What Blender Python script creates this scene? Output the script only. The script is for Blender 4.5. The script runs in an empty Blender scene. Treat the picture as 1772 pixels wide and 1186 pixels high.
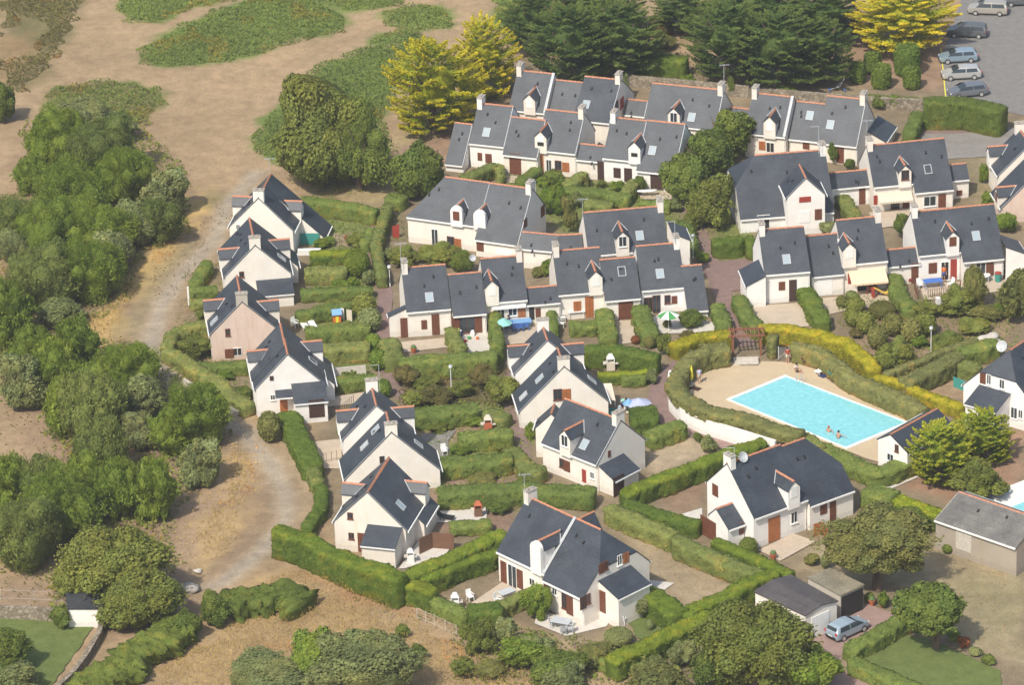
import bpy, math, random
import numpy as np
from mathutils import Vector
random.seed(7); rng=np.random.default_rng(7)
R_=math.radians
sc=bpy.context.scene
# ---------------- camera, sky, sun, exposure ----------------
F=7550.;DIST=431.;TH=R_(25.5);ROLL=R_(2.0);CX,CY=886.,593.
fw=(0,math.cos(TH),-math.sin(TH));u0=(0,math.sin(TH),math.cos(TH))
c_,s_=math.cos(ROLL),math.sin(ROLL)
RX=(c_,-s_*u0[1],-s_*u0[2]);UX=(s_,c_*u0[1],c_*u0[2])
CAM=tuple(-DIST*v for v in fw)
cd=bpy.data.cameras.new('camera');cam=bpy.data.objects.new('camera',cd);sc.collection.objects.link(cam)
from mathutils import Matrix
cam.matrix_world=Matrix(((RX[0],UX[0],-fw[0],CAM[0]),(RX[1],UX[1],-fw[1],CAM[1]),(RX[2],UX[2],-fw[2],CAM[2]),(0,0,0,1)))
cd.sensor_width=36;cd.lens=36*F/1772;cd.clip_start=5;cd.clip_end=6000
sc.camera=cam
SUN_EL=R_(50);SUN_A=R_(31)   # sun stands behind the camera, to the left
sd=Vector((-math.sin(SUN_A)*math.cos(SUN_EL),-math.cos(SUN_A)*math.cos(SUN_EL),math.sin(SUN_EL)))
w=bpy.data.worlds.new('World');sc.world=w;w.use_nodes=True
nt=w.node_tree;bg=nt.nodes['Background'];sky=nt.nodes.new('ShaderNodeTexSky')
sky.sky_type='NISHITA';sky.sun_disc=False;sky.sun_elevation=SUN_EL;sky.sun_rotation=math.atan2(sd.x,sd.y)
sky.air_density=1.3;sky.dust_density=3.0
nt.links.new(sky.outputs[0],bg.inputs[0]);bg.inputs[1].default_value=0.15
sl=bpy.data.lights.new('sun','SUN');sl.energy=4.3;sl.angle=R_(2.0);sl.color=(1,.93,.80)
so=bpy.data.objects.new('sun',sl);sc.collection.objects.link(so);so.rotation_euler=sd.to_track_quat('Z','Y').to_euler()
sc.view_settings.view_transform='Standard';sc.view_settings.look='None';sc.view_settings.exposure=0.06;sc.view_settings.gamma=1
sc.cycles.max_bounces=5;sc.cycles.volume_bounces=0
HAZE=.00017
# ---------------- helpers ----------------
def P(px,py,z=0.):
    a=(px-CX)/F;b=-(py-CY)/F
    d=[fw[i]+a*RX[i]+b*UX[i] for i in range(3)];t=(z-CAM[2])/d[2]
    return Vector((CAM[0]+t*d[0],CAM[1]+t*d[1],z))
def hit(px,py,q,n):
    a=(px-CX)/F;b=-(py-CY)/F
    d=Vector([fw[i]+a*RX[i]+b*UX[i] for i in range(3)]);c=Vector(CAM)
    return c+d*((Vector(q)-c).dot(n)/d.dot(n))
col=sc.collection
def tag(o,label=None,cat=None,group=None,kind=None):
    if label:o['label']=label
    if cat:o['category']=cat
    if group:o['group']=group
    if kind:o['kind']=kind
    return o
def empty(name,loc,label,cat,group=None,rz=0):
    o=bpy.data.objects.new(name,None);col.objects.link(o);o.location=loc;o.rotation_euler=(0,0,rz);o.empty_display_size=.3
    return tag(o,label,cat,group)
class MB:
    def __init__(s):s.v=[];s.f=[]
    def poly(s,pts):
        n=len(s.v);s.v+=[tuple(p) for p in pts];s.f.append(tuple(range(n,n+len(pts))))
    def box(s,x0,x1,y0,y1,z0,z1,fr=None):
        # fr: (origin,ex,ey) frame
        n=len(s.v)
        for z in(z0,z1):
            for x,y in((x0,y0),(x1,y0),(x1,y1),(x0,y1)):
                s.v.append((x,y,z) if fr is None else tuple(fr[0]+fr[1]*x+fr[2]*y+Vector((0,0,z))))
        for f in((3,2,1,0),(4,5,6,7),(0,1,5,4),(1,2,6,5),(2,3,7,6),(3,0,4,7)):s.f.append(tuple(n+i for i in f))
    def slab(s,pts,off):
        n=len(s.v);m=len(pts);s.v+=[tuple(p) for p in pts]+[tuple(Vector(p)+Vector(off)) for p in pts]
        s.f.append(tuple(range(n,n+m)));s.f.append(tuple(range(n+2*m-1,n+m-1,-1)))
        for i in range(m):
            j=(i+1)%m;s.f.append((n+j,n+i,n+m+i,n+m+j))
    def tube(s,pts,r,k=6,cap=True):
        pts=[Vector(p) for p in pts];n0=len(s.v)
        for i,p in enumerate(pts):
            d=(pts[min(i+1,len(pts)-1)]-pts[max(i-1,0)]).normalized()
            a=d.cross(Vector((0,0,1)))
            if a.length<.01:a=Vector((1,0,0))
            a.normalize();b=d.cross(a);rr=r[i] if isinstance(r,(list,tuple)) else r
            for j in range(k):
                t=2*math.pi*j/k;s.v.append(tuple(p+a*(rr*math.cos(t))+b*(rr*math.sin(t))))
        for i in range(len(pts)-1):
            for j in range(k):
                q=(j+1)%k;s.f.append((n0+i*k+j,n0+i*k+q,n0+(i+1)*k+q,n0+(i+1)*k+j))
        if cap:
            s.f.append(tuple(n0+j for j in range(k-1,-1,-1)));e=n0+(len(pts)-1)*k;s.f.append(tuple(e+j for j in range(k)))
    def lathe(s,prof,c=(0,0,0),k=14,sx=1,sy=1):
        n0=len(s.v)
        for r,z in prof:
            for j in range(k):
                t=2*math.pi*j/k;s.v.append((c[0]+r*sx*math.cos(t),c[1]+r*sy*math.sin(t),c[2]+z))
        for i in range(len(prof)-1):
            for j in range(k):
                q=(j+1)%k;s.f.append((n0+i*k+j,n0+i*k+q,n0+(i+1)*k+q,n0+(i+1)*k+j))
        s.f.append(tuple(n0+j for j in range(k-1,-1,-1)));e=n0+(len(prof)-1)*k;s.f.append(tuple(e+j for j in range(k)))
    def build(s,name,mat,parent=None,org=None,smooth=False):
        me=bpy.data.meshes.new(name)
        v=s.v if org is None else [(a-org[0],b-org[1],c-org[2]) for a,b,c in s.v]
        me.from_pydata(v,[],s.f);me.materials.append(mat);me.validate()
        if smooth:me.polygons.foreach_set('use_smooth',[True]*len(me.polygons))
        o=bpy.data.objects.new(name,me);col.objects.link(o)
        if parent:o.parent=parent
        return o
def npmesh(name,V,Fq,mat,colr=None,smooth=False,F3=None):
    me=bpy.data.meshes.new(name);V=np.asarray(V,np.float32)
    nq=len(Fq);n3=0 if F3 is None else len(F3)
    me.vertices.add(len(V));me.vertices.foreach_set('co',V.ravel())
    loops=np.asarray(Fq,np.int32).ravel()
    if n3:loops=np.concatenate([loops,np.asarray(F3,np.int32).ravel()])
    me.loops.add(len(loops));me.loops.foreach_set('vertex_index',loops)
    me.polygons.add(nq+n3)
    st=np.arange(nq)*4
    if n3:st=np.concatenate([st,nq*4+np.arange(n3)*3])
    me.polygons.foreach_set('loop_start',st.astype(np.int32))
    me.update(calc_edges=True)
    if colr is not None:
        a=me.color_attributes.new('Col','FLOAT_COLOR','POINT');c=np.ones((len(V),4),np.float32);c[:,:3]=colr;a.data.foreach_set('color',c.ravel())
    if smooth:me.polygons.foreach_set('use_smooth',np.ones(nq+n3,bool))
    me.materials.append(mat)
    return me
def link(name,me,parent=None,loc=(0,0,0)):
    o=bpy.data.objects.new(name,me);col.objects.link(o);o.location=loc
    if parent:o.parent=parent
    return o
# ---------------- materials ----------------
def newmat(name,rough=.8,spec=.3):
    m=bpy.data.materials.new(name);m.use_nodes=True;b=m.node_tree.nodes['Principled BSDF']
    b.inputs['Roughness'].default_value=rough;b.inputs['Specular IOR Level'].default_value=spec
    return m,m.node_tree,b
def noise(n,scale,detail=4,vec=None,rough=.6,mapsc=None,world=False):
    t=n.nodes.new('ShaderNodeTexNoise');t.inputs['Scale'].default_value=scale;t.inputs['Detail'].default_value=detail;t.inputs['Roughness'].default_value=rough
    g=n.nodes.new('ShaderNodeNewGeometry');src=g.outputs['Position']
    if mapsc:
        mp=n.nodes.new('ShaderNodeMapping');mp.inputs['Scale'].default_value=mapsc;n.links.new(src,mp.inputs[0]);src=mp.outputs[0]
    n.links.new(src,t.inputs['Vector']);return t
def ramp(n,src,stops):
    r=n.nodes.new('ShaderNodeValToRGB');e=r.color_ramp.elements
    while len(e)<len(stops):e.new(.5)
    for i,(p,c) in enumerate(stops):e[i].position=p;e[i].color=(*c,1)
    n.links.new(src,r.inputs[0]);return r
def mix(n,a,b,fac,mode='MIX'):
    m=n.nodes.new('ShaderNodeMix');m.data_type='RGBA';m.blend_type=mode
    for s,v in((m.inputs[0],fac),(m.inputs[6],a),(m.inputs[7],b)):
        if isinstance(v,(int,float)):s.default_value=v
        elif isinstance(v,tuple):s.default_value=(*v,1)
        else:n.links.new(v,s)
    return m.outputs[2]
def bump(n,b,src,st,dist=.05):
    u=n.nodes.new('ShaderNodeBump');u.inputs['Strength'].default_value=st;u.inputs['Distance'].default_value=dist
    n.links.new(src,u.inputs['Height']);n.links.new(u.outputs[0],b.inputs['Normal'])
M={}
def simple(name,c,rough=.6,spec=.4,var=.12,scale=3,metal=0):
    m,n,b=newmat(name,rough,spec);t=noise(n,scale,4)
    lo=tuple(x*(1-var) for x in c);hi=tuple(min(1,x*(1+var)) for x in c)
    r=ramp(n,t.outputs[0],[(.3,lo),(.7,hi)]);n.links.new(r.outputs[0],b.inputs['Base Color']);b.inputs['Metallic'].default_value=metal
    M[name]=m;return m
def wallmat(name,c,stain=(.55,.5,.42),amt=.3):
    m,n,b=newmat(name,.9,.2)
    t=noise(n,.6,5);r=ramp(n,t.outputs[0],[(.35,tuple(x*.9 for x in c)),(.65,c)])
    t2=noise(n,1,5,mapsc=(2.5,2.5,.35));r2=ramp(n,t2.outputs[0],[(.5,(0,0,0)),(.75,(amt,amt,amt))])
    o=mix(n,r.outputs[0],tuple(c[i]*stain[i]/.6 for i in range(3)),r2.outputs[0])
    # damp grey foot of the wall
    g=n.nodes.new('ShaderNodeNewGeometry');sx=n.nodes.new('ShaderNodeSeparateXYZ');n.links.new(g.outputs['Position'],sx.inputs[0])
    t3=noise(n,3,3);md=n.nodes.new('ShaderNodeMath');md.operation='MULTIPLY_ADD';n.links.new(t3.outputs[0],md.inputs[0]);md.inputs[1].default_value=-.9;n.links.new(sx.outputs[2],md.inputs[2])
    r3=ramp(n,md.outputs[0],[(0,(.35,.35,.35)),(.12,(0,0,0))])
    o=mix(n,o,tuple(x*.62 for x in c),r3.outputs[0])
    n.links.new(o,b.inputs['Base Color']);bump(n,b,noise(n,25,3).outputs[0],.15,.01);M[name]=m
wallmat('wall_white',(.86,.84,.81),amt=.25);wallmat('wall_cream',(.79,.735,.66),amt=.55);wallmat('wall_pink',(.70,.56,.48),stain=(.5,.42,.36),amt=.7)
wallmat('wall_warm',(.83,.785,.72),amt=.5);wallmat('wall_grey',(.50,.46,.40),amt=.5);wallmat('wall_stone',(.40,.35,.29),amt=.7)
def slate(name,c,lich=.35):
    m,n,b=newmat(name,.5,.45)
    oi=n.nodes.new('ShaderNodeObjectInfo')
    t=noise(n,7,3,mapsc=(1,1,2.2));t2=noise(n,.5,5)
    r=ramp(n,t.outputs[0],[(.3,tuple(x*.72 for x in c)),(.7,tuple(x*1.25 for x in c))])
    r2=ramp(n,t2.outputs[0],[(.33,(.74,.74,.76)),(.67,(1.2,1.19,1.15))])
    o=mix(n,r.outputs[0],r2.outputs[0],1.0,'MULTIPLY')
    rr=ramp(n,oi.outputs['Random'],[(0,(.88,.9,.93)),(1,(1.12,1.1,1.06))]);o=mix(n,o,rr.outputs[0],1.0,'MULTIPLY')
    t3=noise(n,1.6,6,rough=.75);r3=ramp(n,t3.outputs[0],[(.56,(0,0,0)),(.72,(lich,)*3)])
    o=mix(n,o,(.17,.17,.14),r3.outputs[0])
    vo=n.nodes.new('ShaderNodeTexVoronoi');vo.inputs['Scale'].default_value=3.2;gg=n.nodes.new('ShaderNodeNewGeometry');mp_=n.nodes.new('ShaderNodeMapping');mp_.inputs['Scale'].default_value=(1,1,1.5);n.links.new(gg.outputs['Position'],mp_.inputs[0]);n.links.new(mp_.outputs[0],vo.inputs['Vector'])
    rv=ramp(n,vo.outputs['Color'],[(.1,(.93,.93,.94)),(.9,(1.07,1.07,1.06))]);o=mix(n,o,rv.outputs[0],1.0,'MULTIPLY')
    # slate courses
    g=n.nodes.new('ShaderNodeNewGeometry');sx=n.nodes.new('ShaderNodeSeparateXYZ');n.links.new(g.outputs['Position'],sx.inputs[0])
    fr=n.nodes.new('ShaderNodeMath');fr.operation='MULTIPLY';fr.inputs[1].default_value=4.2;n.links.new(sx.outputs[2],fr.inputs[0])
    f2=n.nodes.new('ShaderNodeMath');f2.operation='FRACT';n.links.new(fr.outputs[0],f2.inputs[0])
    r4=ramp(n,f2.outputs[0],[(0,(.8,.8,.8)),(.2,(1,1,1))]);o=mix(n,o,r4.outputs[0],1.0,'MULTIPLY')
    n.links.new(o,b.inputs['Base Color']);bump(n,b,f2.outputs[0],.25,.02)
    M[name]=m
slate('slate',(.046,.055,.071),.2);slate('slate_dark',(.05,.054,.063),.15)
slate('grey_sheet',(.16,.155,.145),.5);slate('mossy_sheet',(.22,.20,.15),.6);slate('brown_slate',(.085,.075,.075),.2)
simple('ridge',(.44,.195,.115),.7,var=.25,scale=5);simple('brown',(.15,.055,.03),.6,var=.2);simple('orange_wood',(.36,.13,.045),.5,var=.15)
simple('dark_brown',(.06,.032,.026),.6);simple('white_paint',(.82,.82,.80),.4,var=.05);simple('zinc',(.42,.44,.46),.45,var=.1)
simple('concrete',(.52,.48,.42),.9,var=.15);simple('chim_cap',(.36,.33,.29),.9,var=.25)
m,n,b=newmat('glass',.08,.6);b.inputs['Base Color'].default_value=(.035,.045,.055,1);M['glass']=m
m,n,b=newmat('sky_glass',.12,.9);b.inputs['Base Color'].default_value=(.33,.40,.44,1);M['sky_glass']=m
simple('dark_in',(.03,.028,.026),.9);simple('black',(.02,.02,.022),.5);simple('rubber',(.02,.02,.02),.85)
simple('teak',(.16,.085,.05),.7);simple('plastic_white',(.78,.78,.76),.35,var=.03)
for k,c in dict(blue=(.06,.16,.5),lblue=(.18,.36,.62),teal=(.05,.27,.24),red=(.33,.05,.035),timber=(.24,.10,.055),green=(.07,.28,.08),yellow=(.75,.68,.05),navy=(.03,.04,.12),orange=(.62,.16,.04),awn=(.78,.60,.40),leaf=(.10,.16,.05),beige=(.62,.55,.45),terracotta=(.45,.13,.06),lgrey=(.45,.48,.5),skin=(.5,.28,.19),lav=(.42,.46,.62),aqua=(.25,.55,.5),slide=(.75,.5,.1)).items():simple(k,c,.6,var=.06)
def foliage(name,c,c2,trans=.35,big=.25):
    m,n,b=newmat(name,.7,.15)
    a=n.nodes.new('ShaderNodeAttribute');a.attribute_name='Col'
    t=noise(n,1.3,4);r=ramp(n,t.outputs[0],[(.35,c),(.65,c2)])
    oi=n.nodes.new('ShaderNodeObjectInfo');rr=ramp(n,oi.outputs['Random'],[(0,(.82,.85,.8)),(1,(1.15,1.1,1.05))])
    o=mix(n,r.outputs[0],a.outputs['Color'],1.0,'MULTIPLY');o=mix(n,o,rr.outputs[0],1.0,'MULTIPLY');o=mix(n,o,(1.16,1.14,.80),1.0,'MULTIPLY')
    n.links.new(o,b.inputs['Base Color'])
    tr=n.nodes.new('ShaderNodeBsdfTranslucent');n.links.new(o,tr.inputs[0]);ms=n.nodes.new('ShaderNodeMixShader');ms.inputs[0].default_value=trans
    out=n.nodes['Material Output'];n.links.new(b.outputs[0],ms.inputs[1]);n.links.new(tr.outputs[0],ms.inputs[2]);n.links.new(ms.outputs[0],out.inputs[0])
    M[name]=m
foliage('f_pine',(.135,.20,.035),(.215,.275,.065));foliage('f_pine_dull',(.13,.175,.06),(.20,.235,.09));foliage('f_grey',(.16,.19,.10),(.25,.28,.16));foliage('f_oak',(.15,.18,.05),(.21,.235,.08))
foliage('f_gold',(.40,.39,.03),(.58,.53,.05));foliage('f_lime',(.27,.32,.04),(.40,.43,.06));foliage('f_cyp',(.10,.155,.055),(.15,.205,.075));foliage('f_dark',(.115,.165,.045),(.165,.21,.065))
foliage('f_light',(.13,.20,.035),(.20,.26,.06));foliage('f_olive',(.15,.165,.07),(.22,.22,.10))
foliage('h_mid',(0.15, 0.215, 0.075),(0.205, 0.26, 0.095));foliage('h_light',(0.19, 0.24, 0.1),(0.26, 0.29, 0.13));foliage('h_sage',(0.185, 0.205, 0.105),(0.24, 0.25, 0.13))
foliage('h_dark',(0.105, 0.17, 0.04),(0.15, 0.21, 0.055));foliage('h_gold',(0.22, 0.235, 0.03),(0.33, 0.31, 0.05));foliage('f_fern',(0.13, 0.19, 0.055),(0.19, 0.23, 0.085))
foliage('f_dry',(.34,.25,.125),(.48,.36,.19),.3);foliage('f_red',(.25,.09,.05),(.35,.14,.08));foliage('f_heath',(.12,.12,.05),(.2,.17,.09))
simple('bark',(.13,.095,.065),.95,var=.3,scale=8)
# ---------------- ground ----------------
def W(pts,z=0.):return [P(x,y,z) for x,y in pts]
def segdist(X,Y,pts,closed):
    d=np.full(X.shape,1e9);n=len(pts)
    for i in range(n if closed else n-1):
        a=pts[i];b=pts[(i+1)%n];ex,ey=b[0]-a[0],b[1]-a[1];L=ex*ex+ey*ey+1e-9
        t=np.clip(((X-a[0])*ex+(Y-a[1])*ey)/L,0,1);d=np.minimum(d,np.hypot(X-a[0]-t*ex,Y-a[1]-t*ey))
    return d
def inside(X,Y,pts):
    r=np.zeros(X.shape,bool);n=len(pts)
    for i in range(n):
        a=pts[i];b=pts[(i+1)%n]
        if a[1]==b[1]:continue
        c=((a[1]>Y)!=(b[1]>Y))&(X<(b[0]-a[0])*(Y-a[1])/(b[1]-a[1])+a[0]);r^=c
    return r
def vnoise(X,Y,s,seed):
    g=np.random.default_rng(seed).random((64,64));x=X/s;y=Y/s;i=np.floor(x).astype(int);j=np.floor(y).astype(int);u=x-i;v=y-j
    u=u*u*(3-2*u);v=v*v*(3-2*v);G=lambda a,b:g[a%64,b%64]
    return (G(i,j)*(1-u)+G(i+1,j)*u)*(1-v)+(G(i,j+1)*(1-u)+G(i+1,j+1)*u)*v
st=.5
xs=np.arange(-95,95+st,st);ys=np.arange(-115,150+st,st);GX,GY=np.meshgrid(xs,ys)
wob=(vnoise(GX,GY,3,1)-.5)*2.4+(vnoise(GX,GY,.9,2)-.5)*1.2
COL=np.zeros(GX.shape+(3,));COL[:]=(.335,.245,.15)
COL*=(.92+.16*vnoise(GX,GY,9,3))[...,None]
def paint(px,c,soft=.6,width=None,alpha=1.,wb=1.):
    pts=W(px);d=segdist(GX,GY,pts,width is None)
    if width is None:sd_=np.where(inside(GX,GY,pts),d,-d)
    else:sd_=width-d
    m=np.clip((sd_+wob*wb)/soft*.5+.5,0,1)*alpha
    COL[:]=COL*(1-m[...,None])+np.array(c)*m[...,None]
TR=[(445,300),(395,350),(375,410),(320,470),(278,530),(262,590),(285,640),(350,690),(413,741),(463,796),(494,850),(496,900),(463,945),(405,993),(370,1015)]
paint([(0,0),(150,-20),(118,60),(60,140),(0,165)],(.17,.15,.07),1.5);paint([(0,60),(40,60),(60,110),(0,150)],(.30,.20,.11),2,alpha=.8)
paint([(0,180),(45,215),(20,380),(0,700),(300,1080),(340,760),(170,560),(250,330)],(.27,.19,.13),2,alpha=.7)
paint([(250,250),(420,340),(400,420),(300,560),(300,650),(420,740),(560,800),(560,930),(430,1010),(300,1010),(150,800),(100,560)],(.26,.19,.12),2.5,alpha=.85)
paint([(355,330),(300,400),(235,480),(180,560),(150,600)],(.46,.32,.13),1.0,width=1.7,alpha=.9,wb=1.6)
paint([(340,420),(290,480),(230,570)],(.26,.22,.13),1.5,width=1.5,alpha=.7)
paint([(400,335),(440,330),(400,360),(350,350),(340,320)],(.19,.18,.07),1,alpha=.7)
paint(TR,(.35,.28,.20),.5,width=1.15,wb=.35);paint(TR,(.33,.29,.235),.5,width=.5,alpha=.8,wb=.2)
paint([(500,770),(540,830),(545,880),(520,905),(500,900),(520,850)],(.37,.29,.19),.8,alpha=.8)
paint([(400,770),(430,830),(420,900),(350,985),(330,930),(380,830)],(.45,.32,.14),1.2,alpha=.85,wb=1.4)
paint([(330,790),(400,780),(440,860),(380,960),(290,990),(270,900)],(.33,.235,.16),2,alpha=.5)
paint([(440,1000),(500,975),(620,1040),(780,1110),(900,1186),(260,1186),(300,1120),(420,1060)],(.34,.24,.125),1.5,wb=1.3)
paint([(480,975),(560,985),(660,1040),(700,1060),(600,1035)],(.42,.22,.12),1,alpha=.6)
paint([(0,1000),(320,990),(330,1060),(180,1100),(0,1075)],(.26,.19,.13),1,alpha=.8)
for q_ in ([(232,95),(262,70),(330,35),(400,10),(450,-10),(560,5),(605,40),(570,62),(500,72),(440,95),(350,112),(290,115),(245,108)],[(200,18),(225,-20),(700,-20),(690,8),(620,18),(560,10),(440,-8),(330,10),(280,38),(230,40)],[(430,235),(470,190),(520,150),(560,110),(630,85),(700,72),(745,62),(750,90),(720,130),(680,160),(670,200),(660,260),(560,300),(480,280),(440,260)],[(660,22),(700,10),(760,8),(785,20),(782,48),(720,55),(672,42)],[(636,75),(650,60),(690,52),(730,62),(700,75)],[(850,-20),(960,-20),(930,60),(890,80),(855,50)]):paint(q_,(.15,.20,.055),.6,wb=.8)
for q_ in ([(75,180),(100,150),(160,138),(230,142),(285,160),(292,180),(260,200),(225,215),(180,205),(90,200)],):paint(q_,(.19,.175,.075),.6,wb=.8)
# inside the estate
EST=[(545,335),(700,330),(720,240),(780,225),(900,100),(1640,140),(1772,200),(1830,1200),(1180,1210),(1000,1120),(820,1050),(690,1000),(560,900),(540,700),(420,690),(330,560),(385,440)]
paint(EST,(.22,.175,.115),.8,wb=.3)
def g_(x):paint(x,(.165,.19,.06),.7,alpha=.92,wb=.5)
g_([(540,340),(655,365),(640,470),(650,560),(640,660),(560,650),(540,560)]);g_([(720,700),(900,690),(890,760),(920,830),(760,850)])
g_([(870,300),(1160,325),(1180,400),(980,400),(880,330)]);g_([(1240,380),(1300,400),(1300,470),(1240,460)])
paint([(720,660),(870,640),(880,700),(730,700)],(.15,.13,.065),1)
paint([(560,330),(640,270),(730,215),(770,235),(690,340),(640,365)],(.32,.26,.14),1.2);paint([(560,345),(640,350),(655,360),(560,350)],(.33,.21,.14),.6,alpha=.7)
paint([(680,260),(780,225),(830,260),(790,290),(700,290)],(.29,.2,.14),1)
paint([(1380,40),(1640,40),(1640,150),(1420,150)],(.30,.205,.14),1.2)
paint([(1090,140),(1480,150),(1500,180),(1090,180)],(.25,.2,.13),1)
paint([(1060,885),(1330,1000),(1200,1060),(1150,1040),(1110,960),(1040,900)],(.31,.245,.16),.5,wb=.3)
paint([(1120,850),(1260,790),(1220,860),(1190,900)],(.23,.16,.11),.5,wb=.3);paint([(1120,780),(1200,755),(1255,775),(1130,825)],(.36,.29,.20),.4,wb=.2)
paint([(1010,1110),(1110,1070),(1190,1075),(1060,1140)],(.28,.22,.14),.6,wb=.3)
paint([(1400,930),(1640,930),(1772,960),(1772,1150),(1640,1100),(1560,1000),(1360,990)],(.30,.245,.155),.8);paint([(1640,1000),(1772,1000),(1772,1120),(1680,1080)],(.24,.22,.12),2,alpha=.6)
paint([(1560,840),(1660,800),(1772,740),(1772,850),(1640,870)],(.29,.185,.125),.8,wb=.5)
paint([(1440,530),(1720,520),(1772,600),(1600,640),(1500,600)],(.26,.19,.125),.8)
paint([(1630,220),(1772,230),(1772,330),(1690,380),(1680,290)],(.24,.2,.12),.8);paint([(1560,640),(1680,660),(1700,700),(1600,680)],(.31,.22,.14),.5)
paint([(740,850),(900,850),(880,925),(760,920)],(.24,.165,.12),.5,wb=.3);paint([(760,810),(910,800),(900,840),(770,845)],(.25,.18,.13),.4,wb=.3)
paint([(735,742),(850,735),(860,760),(750,770)],(.27,.19,.13),.3,wb=.2);paint([(540,402),(640,405),(645,425),(545,425)],(.33,.25,.18),.3,wb=.2)
fine=(.9+.2*vnoise(GX,GY,1.3,5))*(.91+.18*vnoise(GX,GY,4.,6));COL*=fine[...,None]
def groundmat(name,attr=True,c=(.3,.25,.2),scl=1,amt=.17,bmp=.5,rough=.95):
    m,n,b=newmat(name,rough,.1)
    t=noise(n,5*scl,6,rough=.7);t2=noise(n,.9*scl,5,rough=.65);t3=noise(n,28*scl,2)
    if attr:
        a=n.nodes.new('ShaderNodeAttribute');a.attribute_name='Col';o=a.outputs['Color']
    else:o=c
    for tt,am in((t,amt),(t2,amt),(t3,amt*.6)):
        r=ramp(n,tt.outputs[0],[(.3,(1-am,)*3),(.7,(1+am,1+am*.96,1+am*.9))]);o=mix(n,o,r.outputs[0],1.0,'MULTIPLY')
    n.links.new(o,b.inputs['Base Color']);bump(n,b,t.outputs[0],bmp,.15);M[name]=m
groundmat('m_ground');groundmat('asphalt',False,(.20,.195,.19),1.4,.14,.1);groundmat('m_path',False,(.22,.155,.14),1.5,.16,.1);groundmat('m_terr',False,(.47,.395,.31),1,.1,.1)
groundmat('m_conc',False,(.55,.52,.48),1,.1,.1);groundmat('m_lawn',False,(.125,.16,.05),1,.18,.4);groundmat('m_drive',False,(.30,.21,.185),1.2,.12,.15);groundmat('m_deck',False,(.50,.40,.27),.6,.07,.1)
groundmat('m_white',False,(.74,.73,.70),1,.06,.05);groundmat('m_court',False,(.235,.22,.205),.8,.13,.1);groundmat('m_greyroad',False,(.24,.235,.225),.8,.15,.15)
nx,ny=len(xs),len(ys);idx=np.arange(nx*ny).reshape(ny,nx)
Z=(vnoise(GX,GY,2.,8)-.5)*.10;Z-=.06
V=np.stack([GX,GY,Z],-1).reshape(-1,3);Fq=np.stack([idx[:-1,:-1],idx[:-1,1:],idx[1:,1:],idx[1:,:-1]],-1).reshape(-1,4)
o=link('ground',npmesh('ground',V,Fq,M['m_ground'],COL.reshape(-1,3),True));tag(o,kind='structure')
gm,gn,gb=newmat('m_far',.95,.1);t=noise(gn,.02,6);r=ramp(gn,t.outputs[0],[(.4,(.30,.24,.15)),(.6,(.13,.15,.06))]);gn.links.new(r.outputs[0],gb.inputs['Base Color'])
mb=MB()
for x0,x1,y0,y1 in((-3000,-94.9,-3000,3000),(94.9,3000,-3000,3000),(-94.9,94.9,-3000,-114.9),(-94.9,94.9,149.9,3000)):mb.poly([(x0,y0,-.06),(x1,y0,-.06),(x1,y1,-.06),(x0,y1,-.06)])
tag(mb.build('terrain',gm),kind='structure')
NSH=[0]
def sheet(name,px,mat,z=.012,wb=.0,world=None,kind='structure'):
    pts=world or W(px);out=[]
    NSH[0]+=1;z=z+.0007*NSH[0]
    if wb:
        for i in range(len(pts)):
            a=pts[i];b=pts[(i+1)%len(pts)];n=max(1,int((b-a).length/.5))
            for k in range(n):
                p=a.lerp(b,k/n);out.append((p.x+random.uniform(-wb,wb),p.y+random.uniform(-wb,wb),z))
    else:out=[(p.x,p.y,z) for p in pts]
    m=MB();m.poly(out);o=m.build(name,M[mat]);tag(o,kind=kind);return o
sheet('parking_lot',[(1672,-30),(1655,25),(1638,75),(1628,100),(1635,170),(1772,200),(1820,200),(1820,-30)],'asphalt')
sheet('courtyard',[(1600,212),(1760,222),(1772,225),(1772,268),(1640,275),(1585,262)],'m_court')
sheet('courtyard_paving',[(1600,212),(1688,216),(1680,230),(1596,232)],'m_path')
# footpaths
def strip(name,px,wd,mat,z=.014):
    pts=W(px);L=[];Rr=[]
    for i,p in enumerate(pts):
        d=(pts[min(i+1,len(pts)-1)]-pts[max(i-1,0)]).normalized();n=Vector((-d.y,d.x,0))*wd/2;L.append(p+n);Rr.append(p-n)
    return sheet(name,None,mat,z,0,L+Rr[::-1])
strip('footpath',[(664,368),(648,405),(648,440),(658,480),(668,508),(665,535),(661,562),(668,602),(672,642),(690,668),(700,690)],1.5,'m_path')
strip('footpath',[(884,640),(882,700),(895,745),(908,790),(912,815)],1.2,'m_path')
strip('footpath',[(1199,360),(1205,395),(1222,440),(1240,480),(1255,520),(1275,560),(1292,600)],1.9,'m_path')
sheet('forecourt',[(1208,455),(1300,447),(1312,470),(1295,500),(1240,508)],'m_path')
sheet('footpath',[(1180,620),(1160,628),(1140,640),(1126,662),(1122,690),(1128,715),(1145,735),(1185,740),(1180,720),(1166,700),(1160,675),(1168,648),(1195,632)],'m_path')
sheet('path_edge',[(1140,735),(1185,735),(1260,757),(1300,768),(1290,785),(1240,775),(1180,750)],'m_drive')
sheet('white_path',[(1300,768),(1480,815),(1510,840),(1530,852),(1590,826),(1580,822),(1530,842),(1505,826),(1490,815)],'m_conc')
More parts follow.
